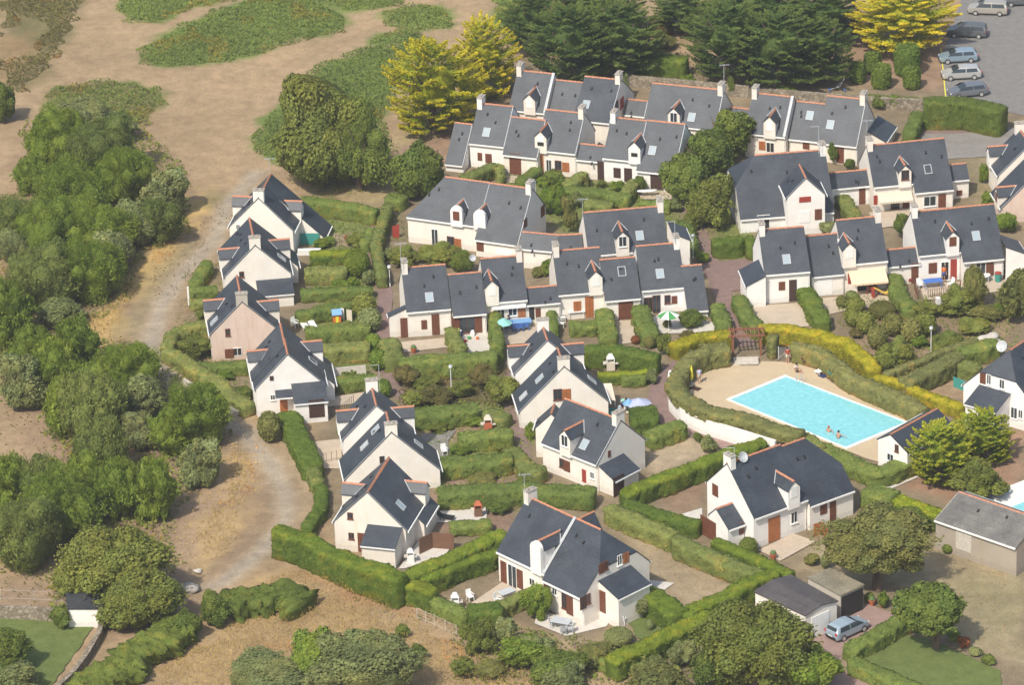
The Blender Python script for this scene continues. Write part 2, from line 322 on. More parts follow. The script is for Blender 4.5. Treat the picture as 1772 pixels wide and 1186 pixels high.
TE=[('terrace',[(694,592),(770,585),(785,600),(700,610)],'m_terr'),('terrace',[(785,578),(848,570),(852,612),(806,610)],'m_conc'),('terrace',[(852,568),(960,553),(950,590),(870,598)],'m_terr'),
('terrace',[(1060,556),(1108,553),(1113,590),(1066,598)],'m_terr'),('terrace',[(1125,548),(1178,545),(1240,560),(1235,575),(1140,578)],'m_conc'),('terrace',[(1296,530),(1390,524),(1400,565),(1330,570),(1305,548)],'m_terr'),
('terrace',[(1398,518),(1464,513),(1476,535),(1420,548)],'m_terr'),('terrace',[(1466,505),(1540,500),(1550,530),(1470,535)],'m_terr'),('terrace',[(1590,492),(1770,482),(1770,500),(1600,520)],'m_terr'),
('terrace',[(1503,368),(1600,358),(1605,385),(1520,395)],'m_terr'),('terrace',[(872,303),(903,306),(900,318),(862,314)],'m_terr'),('terrace',[(1100,330),(1165,332),(1165,345),(1110,345)],'m_terr'),
('terrace',[(800,1055),(870,1008),(950,1040),(930,1050),(880,1062),(850,1050)],'m_terr'),('terrace',[(930,1060),(985,1068),(1060,1062),(1050,1085),(980,1102),(925,1080)],'m_conc'),
('terrace',[(1125,1005),(1167,1010),(1150,1022),(1110,1012)],'m_conc'),('terrace',[(1312,953),(1372,924),(1412,938),(1350,972)],'m_terr'),('terrace',[(690,985),(725,935),(785,942),(770,962),(700,985)],'m_conc'),
('terrace',[(735,887),(845,880),(840,905),(745,905)],'m_conc'),('terrace',[(545,765),(592,760),(592,812),(555,812)],'m_terr'),('terrace',[(560,690),(640,678),(610,700),(565,705)],'m_terr'),
('driveway',[(1440,1075),(1500,1046),(1570,1072),(1500,1110),(1465,1130),(1480,1160),(1540,1200),(1440,1200),(1400,1110)],'m_drive'),('terrace',[(565,500),(600,500),(600,510),(565,510)],'m_terr'),
('terrace',[(1175,892),(1215,880),(1216,905),(1185,900)],'m_conc'),('terrace',[(575,655),(632,650),(634,662),(575,665)],'m_conc'),('terrace',[(775,765),(790,745),(728,752),(730,795),(780,795)],'m_court')]
for nme,px,mt in TE:sheet(nme,px,mt)
sheet('lawn',[(1480,1145),(1570,1100),(1612,1108),(1650,1125),(1730,1162),(1735,1200),(1570,1200)],'m_lawn',wb=.06)
sheet('lawn',[(-30,1068),(140,1072),(165,1080),(145,1110),(110,1160),(80,1200),(-30,1200)],'m_lawn',wb=.1)
sheet('lawn',[(1075,1062),(1100,1050),(1160,1085),(1110,1110)],'m_lawn',.005,wb=.2)
# ---------------- foliage generators ----------------
def quads(C,N,S,asp=1.,jit=.5,up=None):
    """leaf quads at C facing N with half size S"""
    n=len(C);t=rng.normal(size=(n,3));t-=N*(t*N).sum(1,keepdims=True)
    if up is not None:t=up
    t/=np.linalg.norm(t,axis=1,keepdims=True)+1e-9;b=np.cross(N,t)
    S=S[:,None];a=t*S;bb=b*S*asp
    V=np.stack([C-a-bb*.6,C+a*.2-bb,C+a+bb*.5,C-a*.3+bb],1).reshape(-1,3)
    return V,np.arange(n*4).reshape(n,4)
def ico(sub,r,lump,seed=0,sc=(1,1,1)):
    import bmesh
    bm=bmesh.new();bmesh.ops.create_icosphere(bm,subdivisions=sub,radius=1)
    V=np.array([v.co[:] for v in bm.verts]);Ft=np.array([[v.index for v in f.verts] for f in bm.faces]);bm.free()
    q=np.random.default_rng(seed);k=q.normal(size=(5,3))*2.2;ph=q.random(5)*6
    d=1+lump*np.sin(V@k.T+ph).mean(1)*1.6
    return V*d[:,None]*np.array(sc)*r,Ft
def crown(name,mat,kind,seed,leaf=.05,nl=16000):
    """unit crown, about -1..1 on each axis: lobes of small leaf quads around a lumpy core"""
    global rng
    rng=np.random.default_rng(seed);Vs=[];Fs=[];Cs=[];F3=[];off=0
    def add(V,Fq_,c,tri=False):
        nonlocal off
        Vs.append(V);Cs.append(c);(F3 if tri else Fs).append(Fq_+off);off+=len(V)
    if kind!='cyp':
        nlob,lr,cr0,zs=dict(round=(46,.30,.66,1.),ball=(1,.92,.93,1.),pine=(34,.33,.60,1.35),wild=(30,.36,.55,1.15))[kind]
        if kind=='ball':C=np.zeros((1,3));LR=np.array([.93]);D=np.array([[0,0,1.]])
        else:
            k=np.arange(nlob)+.5;ph=np.arccos(1-2*k/nlob*.93);th=math.pi*(1+5**.5)*k+rng.uniform(0,6)
            D=np.stack([np.cos(th)*np.sin(ph),np.sin(th)*np.sin(ph),np.cos(ph)],1)+rng.normal(size=(nlob,3))*.12
            D/=np.linalg.norm(D,axis=1,keepdims=True)
            C=D*(rng.uniform(.56,.80,nlob) if kind!='wild' else rng.uniform(.45,.9,nlob))[:,None];LR=lr*rng.uniform(.7,1.2,nlob)
            cv,cf=ico(3,cr0,.25,seed);add(cv,cf,np.full((len(cv),3),.9),True)
        per=nl//len(C)
        for i in range(len(C)):
            if kind!='ball':
                cv,cf=ico(1,LR[i]*.82,.1,seed+i,(1,1,zs));add(cv+C[i],cf,np.full((len(cv),3),.9),True)
            else:
                cv,cf=ico(3,.9,.04,seed);add(cv,cf,np.full((len(cv),3),.9),True)
            d=rng.normal(size=(per,3));d/=np.linalg.norm(d,axis=1,keepdims=True)
            if kind!='ball':d=d+D[i]*.45;d/=np.linalg.norm(d,axis=1,keepdims=True)
            p=C[i]+d*LR[i]*np.array([1,1,zs])*rng.uniform(.82,1.1,(per,1));nn=d+rng.normal(size=d.shape)*.45+np.array([0,0,.25]);nn/=np.linalg.norm(nn,axis=1,keepdims=True)
            up=None
            if kind=='pine':up=d*.5+np.array([0,0,1.])+rng.normal(size=d.shape)*.35
            V,f=quads(p,nn,rng.uniform(.6,1.2,per)*leaf,asp=.5 if kind=='pine' else .8,up=up)
            b=rng.uniform(.85,1.12)*np.repeat(rng.uniform(.72,1.28,per),4);h=rng.uniform(-.07,.07)
            add(V,f,np.stack([b*(1+h),b,b*(1-h)],1))
        if kind!='ball':   # loose sprigs breaking the outline
            ns=nl//7;ang=rng.normal(size=(ns//14,3));ang/=np.linalg.norm(ang,axis=1,keepdims=True);ang[:,2]=np.abs(ang[:,2])*.9-.2
            cc=np.repeat(ang*rng.uniform(.86,1.16,(len(ang),1)),14,0);p=cc+rng.normal(size=cc.shape)*.045;nn=rng.normal(size=p.shape)+np.array([0,-.3,.6]);nn/=np.linalg.norm(nn,axis=1,keepdims=True)
            V,f=quads(p,nn,rng.uniform(.5,1.1,len(p))*leaf,.6);bb_=np.repeat(rng.uniform(.8,1.3,len(p)),4);add(V,f,np.stack([bb_]*3,1))
    else:
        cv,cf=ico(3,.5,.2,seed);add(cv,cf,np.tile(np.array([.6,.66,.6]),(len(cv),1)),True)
        nsp=150;per=nl//nsp
        for i in range(nsp):
            z=1-2*((i+.5)/nsp)**.85;z=max(-.85,z*.97);env=(1-max(z,0)**2.3*.9)*.98*(1+min(z,0)*.18)+.03;th=i*2.39996+rng.uniform(-.4,.4)
            ra=env*rng.uniform(.8,1.08);L=rng.uniform(.45,.75)*(.45+.55*env);dr=np.array([math.cos(th),math.sin(th),rng.uniform(.02,.35)+.4*max(z-.6,0)]);tn=np.array([-math.sin(th),math.cos(th),0])
            t=rng.uniform(0,1,per)**.8;w_=.17*np.sin(np.clip(t*.85+.15,0,1)*math.pi)**.6*(1.15-.6*t);s=rng.uniform(-1,1,per)*w_
            base=np.array([math.cos(th)*ra,math.sin(th)*ra,z])-dr*L*.8
            p=base+dr*(t*L)[:,None]+tn*s[:,None];p[:,2]+=-np.abs(s)*.35+.10*t*t+rng.uniform(-.03,.02,per)
            nn=np.array([0,0,1.])+rng.normal(size=(per,3))*.4+dr*.3;nn/=np.linalg.norm(nn,axis=1,keepdims=True)
            V,f=quads(p,nn,rng.uniform(.6,1.2,per)*leaf,asp=.55,up=dr+rng.normal(size=(per,3))*.4)
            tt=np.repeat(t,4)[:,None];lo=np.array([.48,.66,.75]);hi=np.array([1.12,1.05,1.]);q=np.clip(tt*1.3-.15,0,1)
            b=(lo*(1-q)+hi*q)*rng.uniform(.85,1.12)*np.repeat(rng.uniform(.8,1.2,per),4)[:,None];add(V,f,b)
    V=np.concatenate(Vs);c=np.concatenate(Cs)
    if kind not in('ball',):
        q_=np.random.default_rng(seed+99);kk=q_.normal(size=(6,3))*1.7;f_=1+(.16 if kind!='cyp' else .07)*np.sin(V@kk.T+q_.random(6)*6).sum(1)/1.8;V=V*f_[:,None]
    V=V/np.percentile(np.linalg.norm(V,axis=1),97)
    return npmesh(name,V,np.concatenate(Fs),M[mat],c,False,np.concatenate(F3))
def trunkmesh(seed,multi=1):
    q=random.Random(seed);m=MB()
    for k in range(multi):
        dx,dy=(0,0) if multi==1 else (q.uniform(-.3,.3),q.uniform(-.3,.3))
        m.tube([(dx*.3,dy*.3,0),(dx*.5+q.uniform(-.05,.05),dy*.5,.25),(dx,dy,.6),(dx*1.3,dy*1.3,1)],[.1,.075,.06,.03],8)
        for j in range(4):
            a=q.uniform(0,6.28);z=.45+.1*j;m.tube([(dx*.8,dy*.8,z),(dx+math.cos(a)*.3,dy+math.sin(a)*.3,z+.2),(dx+math.cos(a)*.5,dy+math.sin(a)*.5,z+.5)],[.045,.03,.012],5)
    o=m.build('trunk',M['bark']);me=o.data;bpy.data.objects.remove(o);return me
TRK=[trunkmesh(1),trunkmesh(2),trunkmesh(3,3)]
CR={}
def getcrown(kind,mat,v,r=2.5):
    big=0 if r<1.3 else (1 if r<3.6 else 2)
    k=(kind,mat,v if big else 0,big)
    if k not in CR:
        leaf=(.11,.058,.034)[big];nl=(2600,11000,26000)[big]
        if kind=='cyp':leaf*=.9;nl=int(nl*1.25)
        if kind in('ball','drum'):nl=int(nl*.8)
        if kind=='drum':
            me_=crown('crown',mat,'ball',5+v,leaf,nl);me_=me_.copy();vv=np.zeros(len(me_.vertices)*3,np.float32);me_.vertices.foreach_get('co',vv);vv=vv.reshape(-1,3)
            r_=np.hypot(vv[:,0],vv[:,1]);L_=np.linalg.norm(vv,axis=1);k_=L_/((r_**6+np.abs(vv[:,2])**6)**(1/6)+1e-6);vv*=k_[:,None];me_.vertices.foreach_set('co',vv.ravel());me_.update();CR[k]=me_;return me_
        CR[k]=crown('crown',mat,kind,sum(map(ord,kind))%7+v*13+len(CR),leaf,nl)
    return CR[k]
NT=[0]
TSC={'pine':1.22,'cyp':1.05,'round':1.08,'wild':1.1}
def tree(name,kind,mat,px,py,rx,rz=None,label='',group=None,cat='tree',h0=None,v=None,trunk=True,ry=None,fine=1):
    """crown centred at pixel px,py; rx half width in px, rz half height in px (crown)"""
    s=15.9*(1+(py-593)/3640)*1.1
    rx*=TSC.get(kind,1.12);rz=(rz*TSC.get(kind,1.12)) if rz else rz;py_=py;rx=rx/s;rz_=(rz/s/.97) if rz else rx*.8
    NT[0]+=1;q=random.Random(NT[0]*17)
    cz=(h0 if h0 is not None else (-.12*rz_ if kind!='round' or rx<3 else -.1))+rz_
    c=P(px,py,cz);e=empty(name,(c.x,c.y,0),label,cat,group,q.uniform(0,6.28))
    v=q.randrange(2) if v is None else v
    o=link('crown',getcrown(kind,mat,v,rx),e,(0,0,cz));o.scale=(rx,(ry/s if ry else rx),rz_)
    if trunk:
        t=link('trunk',TRK[NT[0]%2 if kind!='round' else 2],e);t.scale=(min(rx,rz_)*1.1,min(rx,rz_)*1.1,cz+rz_*.3)
    return e
def shrub(name,kind,mat,px,py,rx,rz,label,group=None,cat='shrub',h0=-.05,ry=None):
    s=15.9*(1+(py-593)/3640)*1.1;rx/=s;rz/=s*.97;NT[0]+=1;q=random.Random(NT[0]*31)
    cz=h0+rz;c=P(px,py,cz);o=link(name,getcrown(kind,mat,q.randrange(2),rx),None,(c.x,c.y,cz));o.scale=(rx,(ry/s if ry else rx),rz);o.rotation_euler=(0,0,q.uniform(0,6.28) if not ry else 0)
    return tag(o,label,cat,group)
def hedge(px,h,wd,mat,label,group='clipped hedges of the gardens',z0=0.,name='hedge',top=None,wob=.07,mat2=None):
    """px: centre line of the TOP face"""
    pts=W(px,h+z0);s=[0]
    for i in range(1,len(pts)):s.append(s[-1]+(pts[i]-pts[i-1]).length)
    L=s[-1];ns=max(3,int(L/.33)+1);cl=[]
    for k in range(ns+1):
        d=L*k/ns;i=1
        while i<len(s)-1 and s[i]<d:i+=1
        cl.append(pts[i-1].lerp(pts[i],(d-s[i-1])/max(1e-6,s[i]-s[i-1])))
    c=np.array([(p.x,p.y) for p in cl])
    for _ in range(2):c[1:-1]=(c[:-2]+c[1:-1]*2+c[2:])/4
    tg=np.gradient(c,axis=0);tg/=np.linalg.norm(tg,axis=1,keepdims=True)+1e-9;nr=np.stack([-tg[:,1],tg[:,0]],1)
    prof=[];nz=max(3,int(h/.35));nw=max(2,int(wd/.35))
    for k in range(nz+1):prof.append((-.5,k/nz*.97,-1,0))
    for k in range(1,nw):prof.append((-.5+k/nw,1.,0,1))
    for k in range(nz+1):prof.append((.5,.97-k/nz*.97,1,0))
    pr=np.array(prof);m=len(pr)
    g=np.random.default_rng(int(abs(px[0][0]*13+px[0][1]*7))%99999)
    lat=pr[:,0]*wd;zz=pr[:,1]*h
    endf=np.ones(ns+1);endf[0]=.8;endf[-1]=.8
    hv=1+.05*np.interp(np.arange(ns+1),np.arange(0,ns+6,5),g.normal(size=len(np.arange(0,ns+6,5))))
    X=c[:,None,0]+nr[:,None,0]*lat[None]*endf[:,None];Y=c[:,None,1]+nr[:,None,1]*lat[None]*endf[:,None];Zz=zz[None]*hv[:,None]+z0
    lf=np.interp(np.arange(ns+1),np.arange(0,ns+8,4),g.normal(size=len(np.arange(0,ns+8,4))))*wob*1.1;lat_=lf[:,None]*np.ones((1,m));X=X+nr[:,None,0]*lat_;Y=Y+nr[:,None,1]*lat_;jit=g.normal(size=(ns+1,m))*wob*1.15;X=X+nr[:,None,0]*jit*pr[None,:,2];Y=Y+nr[:,None,1]*jit*pr[None,:,2];Zz=Zz+np.abs(g.normal(size=(ns+1,m)))*wob*pr[None,:,3]
    V=np.stack([X,Y,Zz],-1).reshape(-1,3);id_=np.arange((ns+1)*m).reshape(ns+1,m)
    Fq_=np.stack([id_[:-1,:-1],id_[1:,:-1],id_[1:,1:],id_[:-1,1:]],-1).reshape(-1,4)
    ends=[]
    n2=m//2
    for r_ in(0,ns):
        for k in range(n2):
            a,b,cc,dd=id_[r_,k],id_[r_,k+1],id_[r_,m-2-k],id_[r_,m-1-k]
            if b!=cc:ends.append((a,b,cc,dd) if r_==0 else (dd,cc,b,a))
    Fq_=np.concatenate([Fq_,np.array(ends)]);sh=g.uniform(.8,1.1,len(V));C0=np.stack([sh*.95]*3,1)
    # leaves
    area=L*(2*h+wd)+2*h*wd;nl=int(area*26)
    if nl>9000:nl=9000
    kk=g.integers(0,len(Fq_),nl);u=g.random((nl,1));v_=g.random((nl,1));q=V[Fq_[kk]]
    p=(q[:,0]*(1-u)+q[:,1]*u)*(1-v_)+(q[:,3]*(1-u)+q[:,2]*u)*v_
    nn=np.cross(q[:,2]-q[:,0],q[:,3]-q[:,1]);nn/=np.linalg.norm(nn,axis=1,keepdims=True)+1e-9
    ctr=np.stack([np.interp(p[:,0],[-1e4,1e4],[0,0]),p[:,1]*0,p[:,2]*0],1)
    nn=nn*np.where(nn[:,2:3]<0,-1,1)
    cidx=np.clip(kk//(m-1),0,ns);outv=np.concatenate([p[:,:2]-c[cidx],(p[:,2:3]-z0-h*.5)],1);fl=np.sign((nn*outv).sum(1,keepdims=True));fl[fl==0]=1;nn=nn*fl
    p=p+nn*g.uniform(-.01,.07,(nl,1));nn=nn+g.normal(size=nn.shape)*.4;nn/=np.linalg.norm(nn,axis=1,keepdims=True)
    global rng;rng=g
    LV,LF=quads(p,nn,g.uniform(.05,.12,nl),.7)
    b=np.repeat(g.uniform(.7,1.3,nl),4);
    V=np.concatenate([V,LV]);C0=np.concatenate([C0,np.stack([b,b,b*.95],1)]);Fq_=np.concatenate([Fq_,LF+(len(sh))])
    pn=vnoise(V[:,0],V[:,1],1.1,11)[:,None]*.5+vnoise(V[:,0],V[:,2]*1.7+V[:,1],.6,12)[:,None]*.5;C0=C0*(.78+.44*pn);C0=np.where(pn>.72,C0*np.array([1.25,1.02,.95]),C0)
    lo_=np.clip(1-(V[:,2]-z0)/(h*.22),0,1)[:,None]*np.clip(pn*2-.4,0,1);C0=C0*(1-lo_)+C0*np.array([1.15,.72,.8])*lo_
    if mat2 is not None:  # golden growth on the top of the hedge
        tp=np.clip((V[:,2]-z0-h*.78)/(h*.2),0,1)[:,None];C0=C0*(1-tp)+C0*np.array(mat2)*tp
    org=(float(c[0,0]),float(c[0,1]),z0);V=V-np.array(org)
    o=link(name,npmesh(name,V,Fq_,M[mat],C0),None,org);return tag(o,label,'hedge',group)
# ---------------- houses ----------------
TY={'h':(6.15,2.8,3.4),'l':(5.4,2.25,3.15),'k':(3.45,2.15,1.35),'c':(4.3,.85,3.5)}
def b(A,B,typ='h',ang=None,**k):
    H,he,run=TY[typ];d=dict(A=A,B=B,H=H,he=he,run=run,runb=None,heb=None,ang=ang,hipA=None,hipB=None,chim='',band='',trim='B' if ang is None or ang<0 else '');d.update(k)
    if d['runb'] is None:d['runb']=d['run'];d['heb']=d['he'] if d['heb'] is None else d['heb']
    if d['heb'] is None:d['heb']=d['H']-d['runb']*(d['H']-d['he'])/d['run']
    return d
UP=Vector((0,0,1))
def house(label,tint,blocks,feats=(),roof='slate',group='slate-roofed holiday houses of the estate',cat='house',name='house'):
    walls=[];rf=MB();RD=[];GT_=[];VG=[];fr=[]
    for d in blocks:
        rd=MB();gt=[];vg=MB();RD.append(rd);GT_.append(gt);VG.append(vg)
        H=d['H'];a=P(*d['A'],H);bb=P(*d['B'],H);mid=(a+bb)/2;L=(bb-a).length
        an=R_(d['ang']) if d['ang'] is not None else math.atan2(bb.y-a.y,bb.x-a.x)
        ex=Vector((math.cos(an),math.sin(an),0));ey=Vector((ex.y,-ex.x,0))
        O=Vector((mid.x,mid.y,0));f=dict(O=O,ex=ex,ey=ey,L=L,**{k:d[k] for k in('H','he','run','runb','heb')});fr.append(f)
        pt=lambda x,y,z:O+ex*x+ey*y+UP*z
        hA=d['hipA'] or (0,H);hB=d['hipB'] or (0,H);x0=-L/2-hA[0];x1=L/2+hB[0];f['x0']=x0;f['x1']=x1
        sl=(H-d['he'])/d['run'];sb=(H-d['heb'])/d['runb'];f['sl']=sl;f['sb']=sb
        for s,run,he,k in((1,d['run'],d['he'],sl),(-1,d['runb'],d['heb'],sb)):
            ya=(H-hA[1])/k*s;yb=(H-hB[1])/k*s
            pts=[pt(-L/2,0,H),pt(L/2,0,H)]
            if hB[0]:pts.append(pt(x1,yb,hB[1]))
            pts+=[pt(x1,run*s,he),pt(x0,run*s,he)]
            if hA[0]:pts.append(pt(x0,ya,hA[1]))
            if s<0:pts=pts[::-1]
            rf.slab(pts[::-1],(0,0,-.12))
            # gutter
            gt.append(MB());gt[-1].box(x0+.02,x1-.02,min(run*s+.01*s,run*s+.11*s),max(run*s+.01*s,run*s+.11*s),he-.19,he-.04,(O,ex,ey))
            for e,xx in(('A',x0),('B',x1)):
                wv=.07
                if e in d['trim'] and not (hA[0] if e=='A' else hB[0]):
                    xa=xx if e=='A' else xx-wv
                    q=[pt(xa,0,H+.025),pt(xa+wv,0,H+.025),pt(xa+wv,run*s,he+.025),pt(xa,run*s,he+.025)]
                    vg.slab(q if s>0 else q[::-1],(0,0,-.03))
                if e in d['band']:
                    wv2=.3;xa=xx if e=='A' else xx-wv2
                    q=[pt(xa,0,H+.08),pt(xa+wv2,0,H+.08),pt(xa+wv2,run*s,he+.08),pt(xa,run*s,he+.08)];vg.slab(q if s>0 else q[::-1],(0,0,-.09))
        if hA[0]:
            rf.slab([pt(-L/2,0,H-.002),pt(x0,-(H-hA[1])/sb,hA[1]-.002),pt(x0,(H-hA[1])/sl,hA[1]-.002)][::-1],(0,0,-.1))
        if hB[0]:
            rf.slab([pt(L/2,0,H-.002),pt(x1,(H-hB[1])/sl,hB[1]-.002),pt(x1,-(H-hB[1])/sb,hB[1]-.002)][::-1],(0,0,-.1))
        # walls
        wm=MB();walls.append((d.get('tint') or tint,wm));ins=.18;yf=d['run']-ins;yk=-(d['runb']-ins);zf=d['he']+ins*sl-.13;zk=d['heb']+ins*sb-.13
        f['yf']=yf;f['yk']=yk;f['d']=d
        def gab(x,h):
            if h[0]:
                zt=h[1]-.13;return [pt(x,yk,-.2),pt(x,yk,zk),pt(x,-(H-h[1])/sb,zt),pt(x,(H-h[1])/sl,zt),pt(x,yf,zf),pt(x,yf,-.2)]
            return [pt(x,yk,-.2),pt(x,yk,zk),pt(x,0,H-.13),pt(x,yf,zf),pt(x,yf,-.2)]
        e0=x0+.03;e1=x1-.03
        wm.poly(gab(e0,hA)[::-1]);wm.poly(gab(e1,hB))
        wm.poly([pt(e0,yf,-.2),pt(e1,yf,-.2),pt(e1,yf,zf),pt(e0,yf,zf)]);wm.poly([pt(e1,yk,-.2),pt(e0,yk,-.2),pt(e0,yk,zk),pt(e1,yk,zk)])
        # ridge tiles
        n=max(1,int(L/.4));
        for i in range(n):
            a0=-L/2+L*i/n;a1=-L/2+L*(i+1)/n-.02;zj=.012*(i%2)
            if H<3: zj=0
            for s in(1,-1):
                q=[pt(a0,0,H+.06+zj),pt(a1,0,H+.06+zj),pt(a1,.11*s,H-.05+zj),pt(a0,.11*s,H-.05+zj)]
                rd.slab(q if s>0 else q[::-1],(0,0,-.03))
    O=fr[0]['O'];e=empty(name,O,label,cat,group)
    for t,wm in walls:wm.build('wall',M[t],e,O)
    ro=rf.build('roof',M[roof],e,O)
    for rd,gt,vg in zip(RD,GT_,VG):
        rd.build('ridge_tiles',M['ridge'],ro,O)
        for g_m in gt:g_m.build('gutter',M['white_paint'],ro,O)
        if vg.v:vg.build('verge_trim',M['zinc'] if roof=='slate' else M['chim_cap'],ro,O)
    for f in fr:
        d=f['d']
        for c in d['chim']:
            s=-1 if c=='A' else 1;x=(f['x0']+.32 if s<0 else f['x1']-.32);m=MB();z=f['H'];g=(f['O'],f['ex'],f['ey'])
            cw=.56
            m.box(x-.28,x+.28,-cw,cw,z-1.3,z+.72,g);ch=m.build('chimney',M[tint] if tint!='wall_pink' else M['wall_grey'],ro,O)
            m=MB();m.box(x-.33,x+.33,-cw-.06,cw+.06,z+.722,z+.80,g)
            for yy in(-.25,.25):
                m.box(x-.12,x+.12,yy-.12,yy+.12,z+.802,z+.93,g)
            m.build('chimney_cap',M['chim_cap'],ch,O);
        if f['L']>3 and roof=='slate':
            m=MB();q_=f['O']+f['ex']*(f['x1']-.16)+f['ey']*(f['yf']+.05);m.tube([q_+UP*.05,q_+UP*(f['he']-.25),q_+f['ey']*.18+UP*(f['he']-.08)],.04,5);m.build('downpipe',M['plastic_white'],e,O)
        # small roof vents
        q=random.Random(int(d['A'][0]*3))
        for _ in range(2 if f['L']>2 else 0):
            x=q.uniform(f['x0']+.8,f['x1']-.6);y=q.uniform(.8,1.6);z=f['H']-y*f['sl'];m=MB();p=lambda a,b_,c:f['O']+f['ex']*(x+a)+f['ey']*(y+b_)+UP*(z+c)
            m.slab([p(-.09,-.08,.17),p(-.09,.17,.0),p(.09,.17,.0),p(.09,-.08,.17)],(0,0,-.12));m.build('roof_vent',M['black'],ro,O)
    cur=[fr[0]];LN=[None]
    def plane(k):
        f=cur[0]
        if k=='N':return LN[0]
        if k=='F':return f['O']+f['ey']*f['yf'],f['ey'],f['ex']
        if k=='K':return f['O']+f['ey']*f['yk'],-f['ey'],-f['ex']
        if k=='B':return f['O']+f['ex']*(f['x1']-.03),f['ex'],-f['ey']
        if k=='A':return f['O']+f['ex']*(f['x0']+.03),-f['ex'],f['ey']
    def panel(nm,c,n,t,w,h,dp,mat,par,o0=.0):
        m=MB();m.box(-w/2,w/2,o0,o0+dp,-h/2,h/2,(c,t,n));return m.build(nm,M[mat],par,O)
    def window(c,n,t,w,h,mat='glass',fm='white_paint',par=None,sill=True):
        m=MB();
        for x0,x1,z0,z1 in((-w/2-.05,w/2+.05,h/2,h/2+.06),(-w/2-.05,w/2+.05,-h/2-.06,-h/2),(-w/2-.05,-w/2,-h/2,h/2),(w/2,w/2+.05,-h/2,h/2),(-.025,.025,-h/2,h/2)):m.box(x0,x1,.0,.05,z0,z1,(c,t,n))
        if sill:m.box(-w/2-.1,w/2+.1,0,.12,-h/2-.12,-h/2-.065,(c,t,n))
        wo=m.build('window',M[fm],par or e,O);panel('pane',c,n,t,w,h,.02,mat,wo);return wo
    for ft in feats:
        k=ft[0]
        if k=='blk':cur[0]=fr[ft[1]];continue
        f=cur[0]
        if k in('D','S','W','G','R','O','WB','SB'):
            q,n,t=plane(ft[1]);px,py,wp,hp=ft[2:6];s=15.9*(1+(py-593)/3640)
            w_=max(.3,wp/s/max(.35,abs(t.x)));h_=max(.35,hp/s/.9);c=hit(px,py,q,n)
            c=c+UP*max(0,.02-(c.z-h_/2))
            if k=='D':
                dm=ft[6] if len(ft)>6 else 'brown';do=panel('door',c,n,t,w_,h_,.05,dm,e);fmm=MB()
                for z in(-h_*.28,h_*.28):fmm=MB();fmm.box(-w_/2+.04,w_/2-.04,.052,.065,z-.05,z+.05,(c,t,n));fmm.build('door_rail',M[dm],do,O)
            elif k=='S':
                so_=panel('shutter',c,n,t,w_,h_,.05,ft[6] if len(ft)>6 else 'brown',e);m=MB()
                m.box(-.012,.012,.051,.056,-h_/2,h_/2,(c,t,n));m.build('shutter_joint',M['dark_brown'],so_,O)
            elif k=='R':panel('roller_shutter',c,n,t,w_,h_,.045,'white_paint',e)
            elif k=='G':
                do=panel('garage_door',c,n,t,w_,h_,.05,ft[6] if len(ft)>6 else 'brown',e);m=MB();m.box(-w_/2,w_/2,.051,.06,-.012,.012,(c,t,n));m.box(-.012,.012,.051,.06,-h_/2,h_/2,(c,t,n));m.build('door_joint',M['dark_brown'],do,O)
            elif k=='W':window(c,n,t,w_,h_,'glass')
            elif k=='WB':window(c,n,t,w_,h_,'glass','brown')
            elif k=='O':window(c,n,t,w_,h_,'dark_in',ft[6] if len(ft)>6 else 'white_paint',sill=False)
        elif k=='sky':
            px,py=ft[1:3];side=ft[3] if len(ft)>3 else 1;kk=f['sl'] if side>0 else f['sb']
            n=(f['ey']*side*kk+UP).normalized();q=f['O']+UP*f['H'];c=hit(px,py,q,n);t=f['ex'];upv=n.cross(t)
            mt=ft[4] if len(ft)>4 else 'sky_glass'
            m=MB();w_,h_=.33,.45
            for x0,x1,y0,y1 in((-w_-.07,w_+.07,h_,h_+.07),(-w_-.07,w_+.07,-h_-.07,-h_),(-w_-.07,-w_,-h_,h_),(w_,w_+.07,-h_,h_)):
                g=len(m.v);
                for zz in(.0,.09):
                    for x,y in((x0,y0),(x1,y0),(x1,y1),(x0,y1)):m.v.append(tuple(c+t*x+upv*y+n*zz))
                for ff in((3,2,1,0),(4,5,6,7),(0,1,5,4),(1,2,6,5),(2,3,7,6),(3,0,4,7)):m.f.append(tuple(g+i for i in ff))
            so_=m.build('skylight',M['zinc'],ro,O);m=MB();m.poly([c+t*x+upv*y+n*.06 for x,y in((-w_,-h_),(w_,-h_),(w_,h_),(-w_,h_))]);m.build('pane',M[mt],so_,O)
        elif k=='dor':
            side,px,py=ft[1:4];rnd='r' in (ft[4] if len(ft)>4 else '');op=ft[4] if len(ft)>4 else ''
            s=1 if side=='F' else -1;ey=f['ey']*s;kk=f['sl'] if s>0 else f['sb'];yy=(f['yf'] if s>0 else -f['yk'])+.30;he=f['he'] if s>0 else f['heb']
            if 'x' in op: # seen from the side: px,py is the outer end of the dormer ridge; slide along the wall
                q,n,t=f['O']+ey*yy,ey,f['ex'];zA=he+1.95;c=P(px,py,zA);xs_=(c-f['O']).dot(f['ex'])
            else:
                c=hit(px,py,f['O']+ey*yy,ey);xs_=(c-f['O']).dot(f['ex']);zA=min(max(c.z,he+1.5),he+(3.1 if rnd else 2.5))
            w_=.66;ze=zA-(.66 if rnd else .72);yb_=(f['H']-zA)/kk;yr=(f['H']-ze)/kk
            G=lambda x,y,z:f['O']+f['ex']*(xs_+x)+ey*y+UP*z
            m=MB();pr=[(-w_,he-.32),(w_,he-.32),(w_,ze)]+([(w_*math.cos(a),ze+.62*math.sin(a)) for a in [math.pi*i/10 for i in range(1,10)]] if rnd else [(0,zA-.08)])+[(-w_,ze)]
            if not rnd:
                pr[3]=(0,zA-.06)
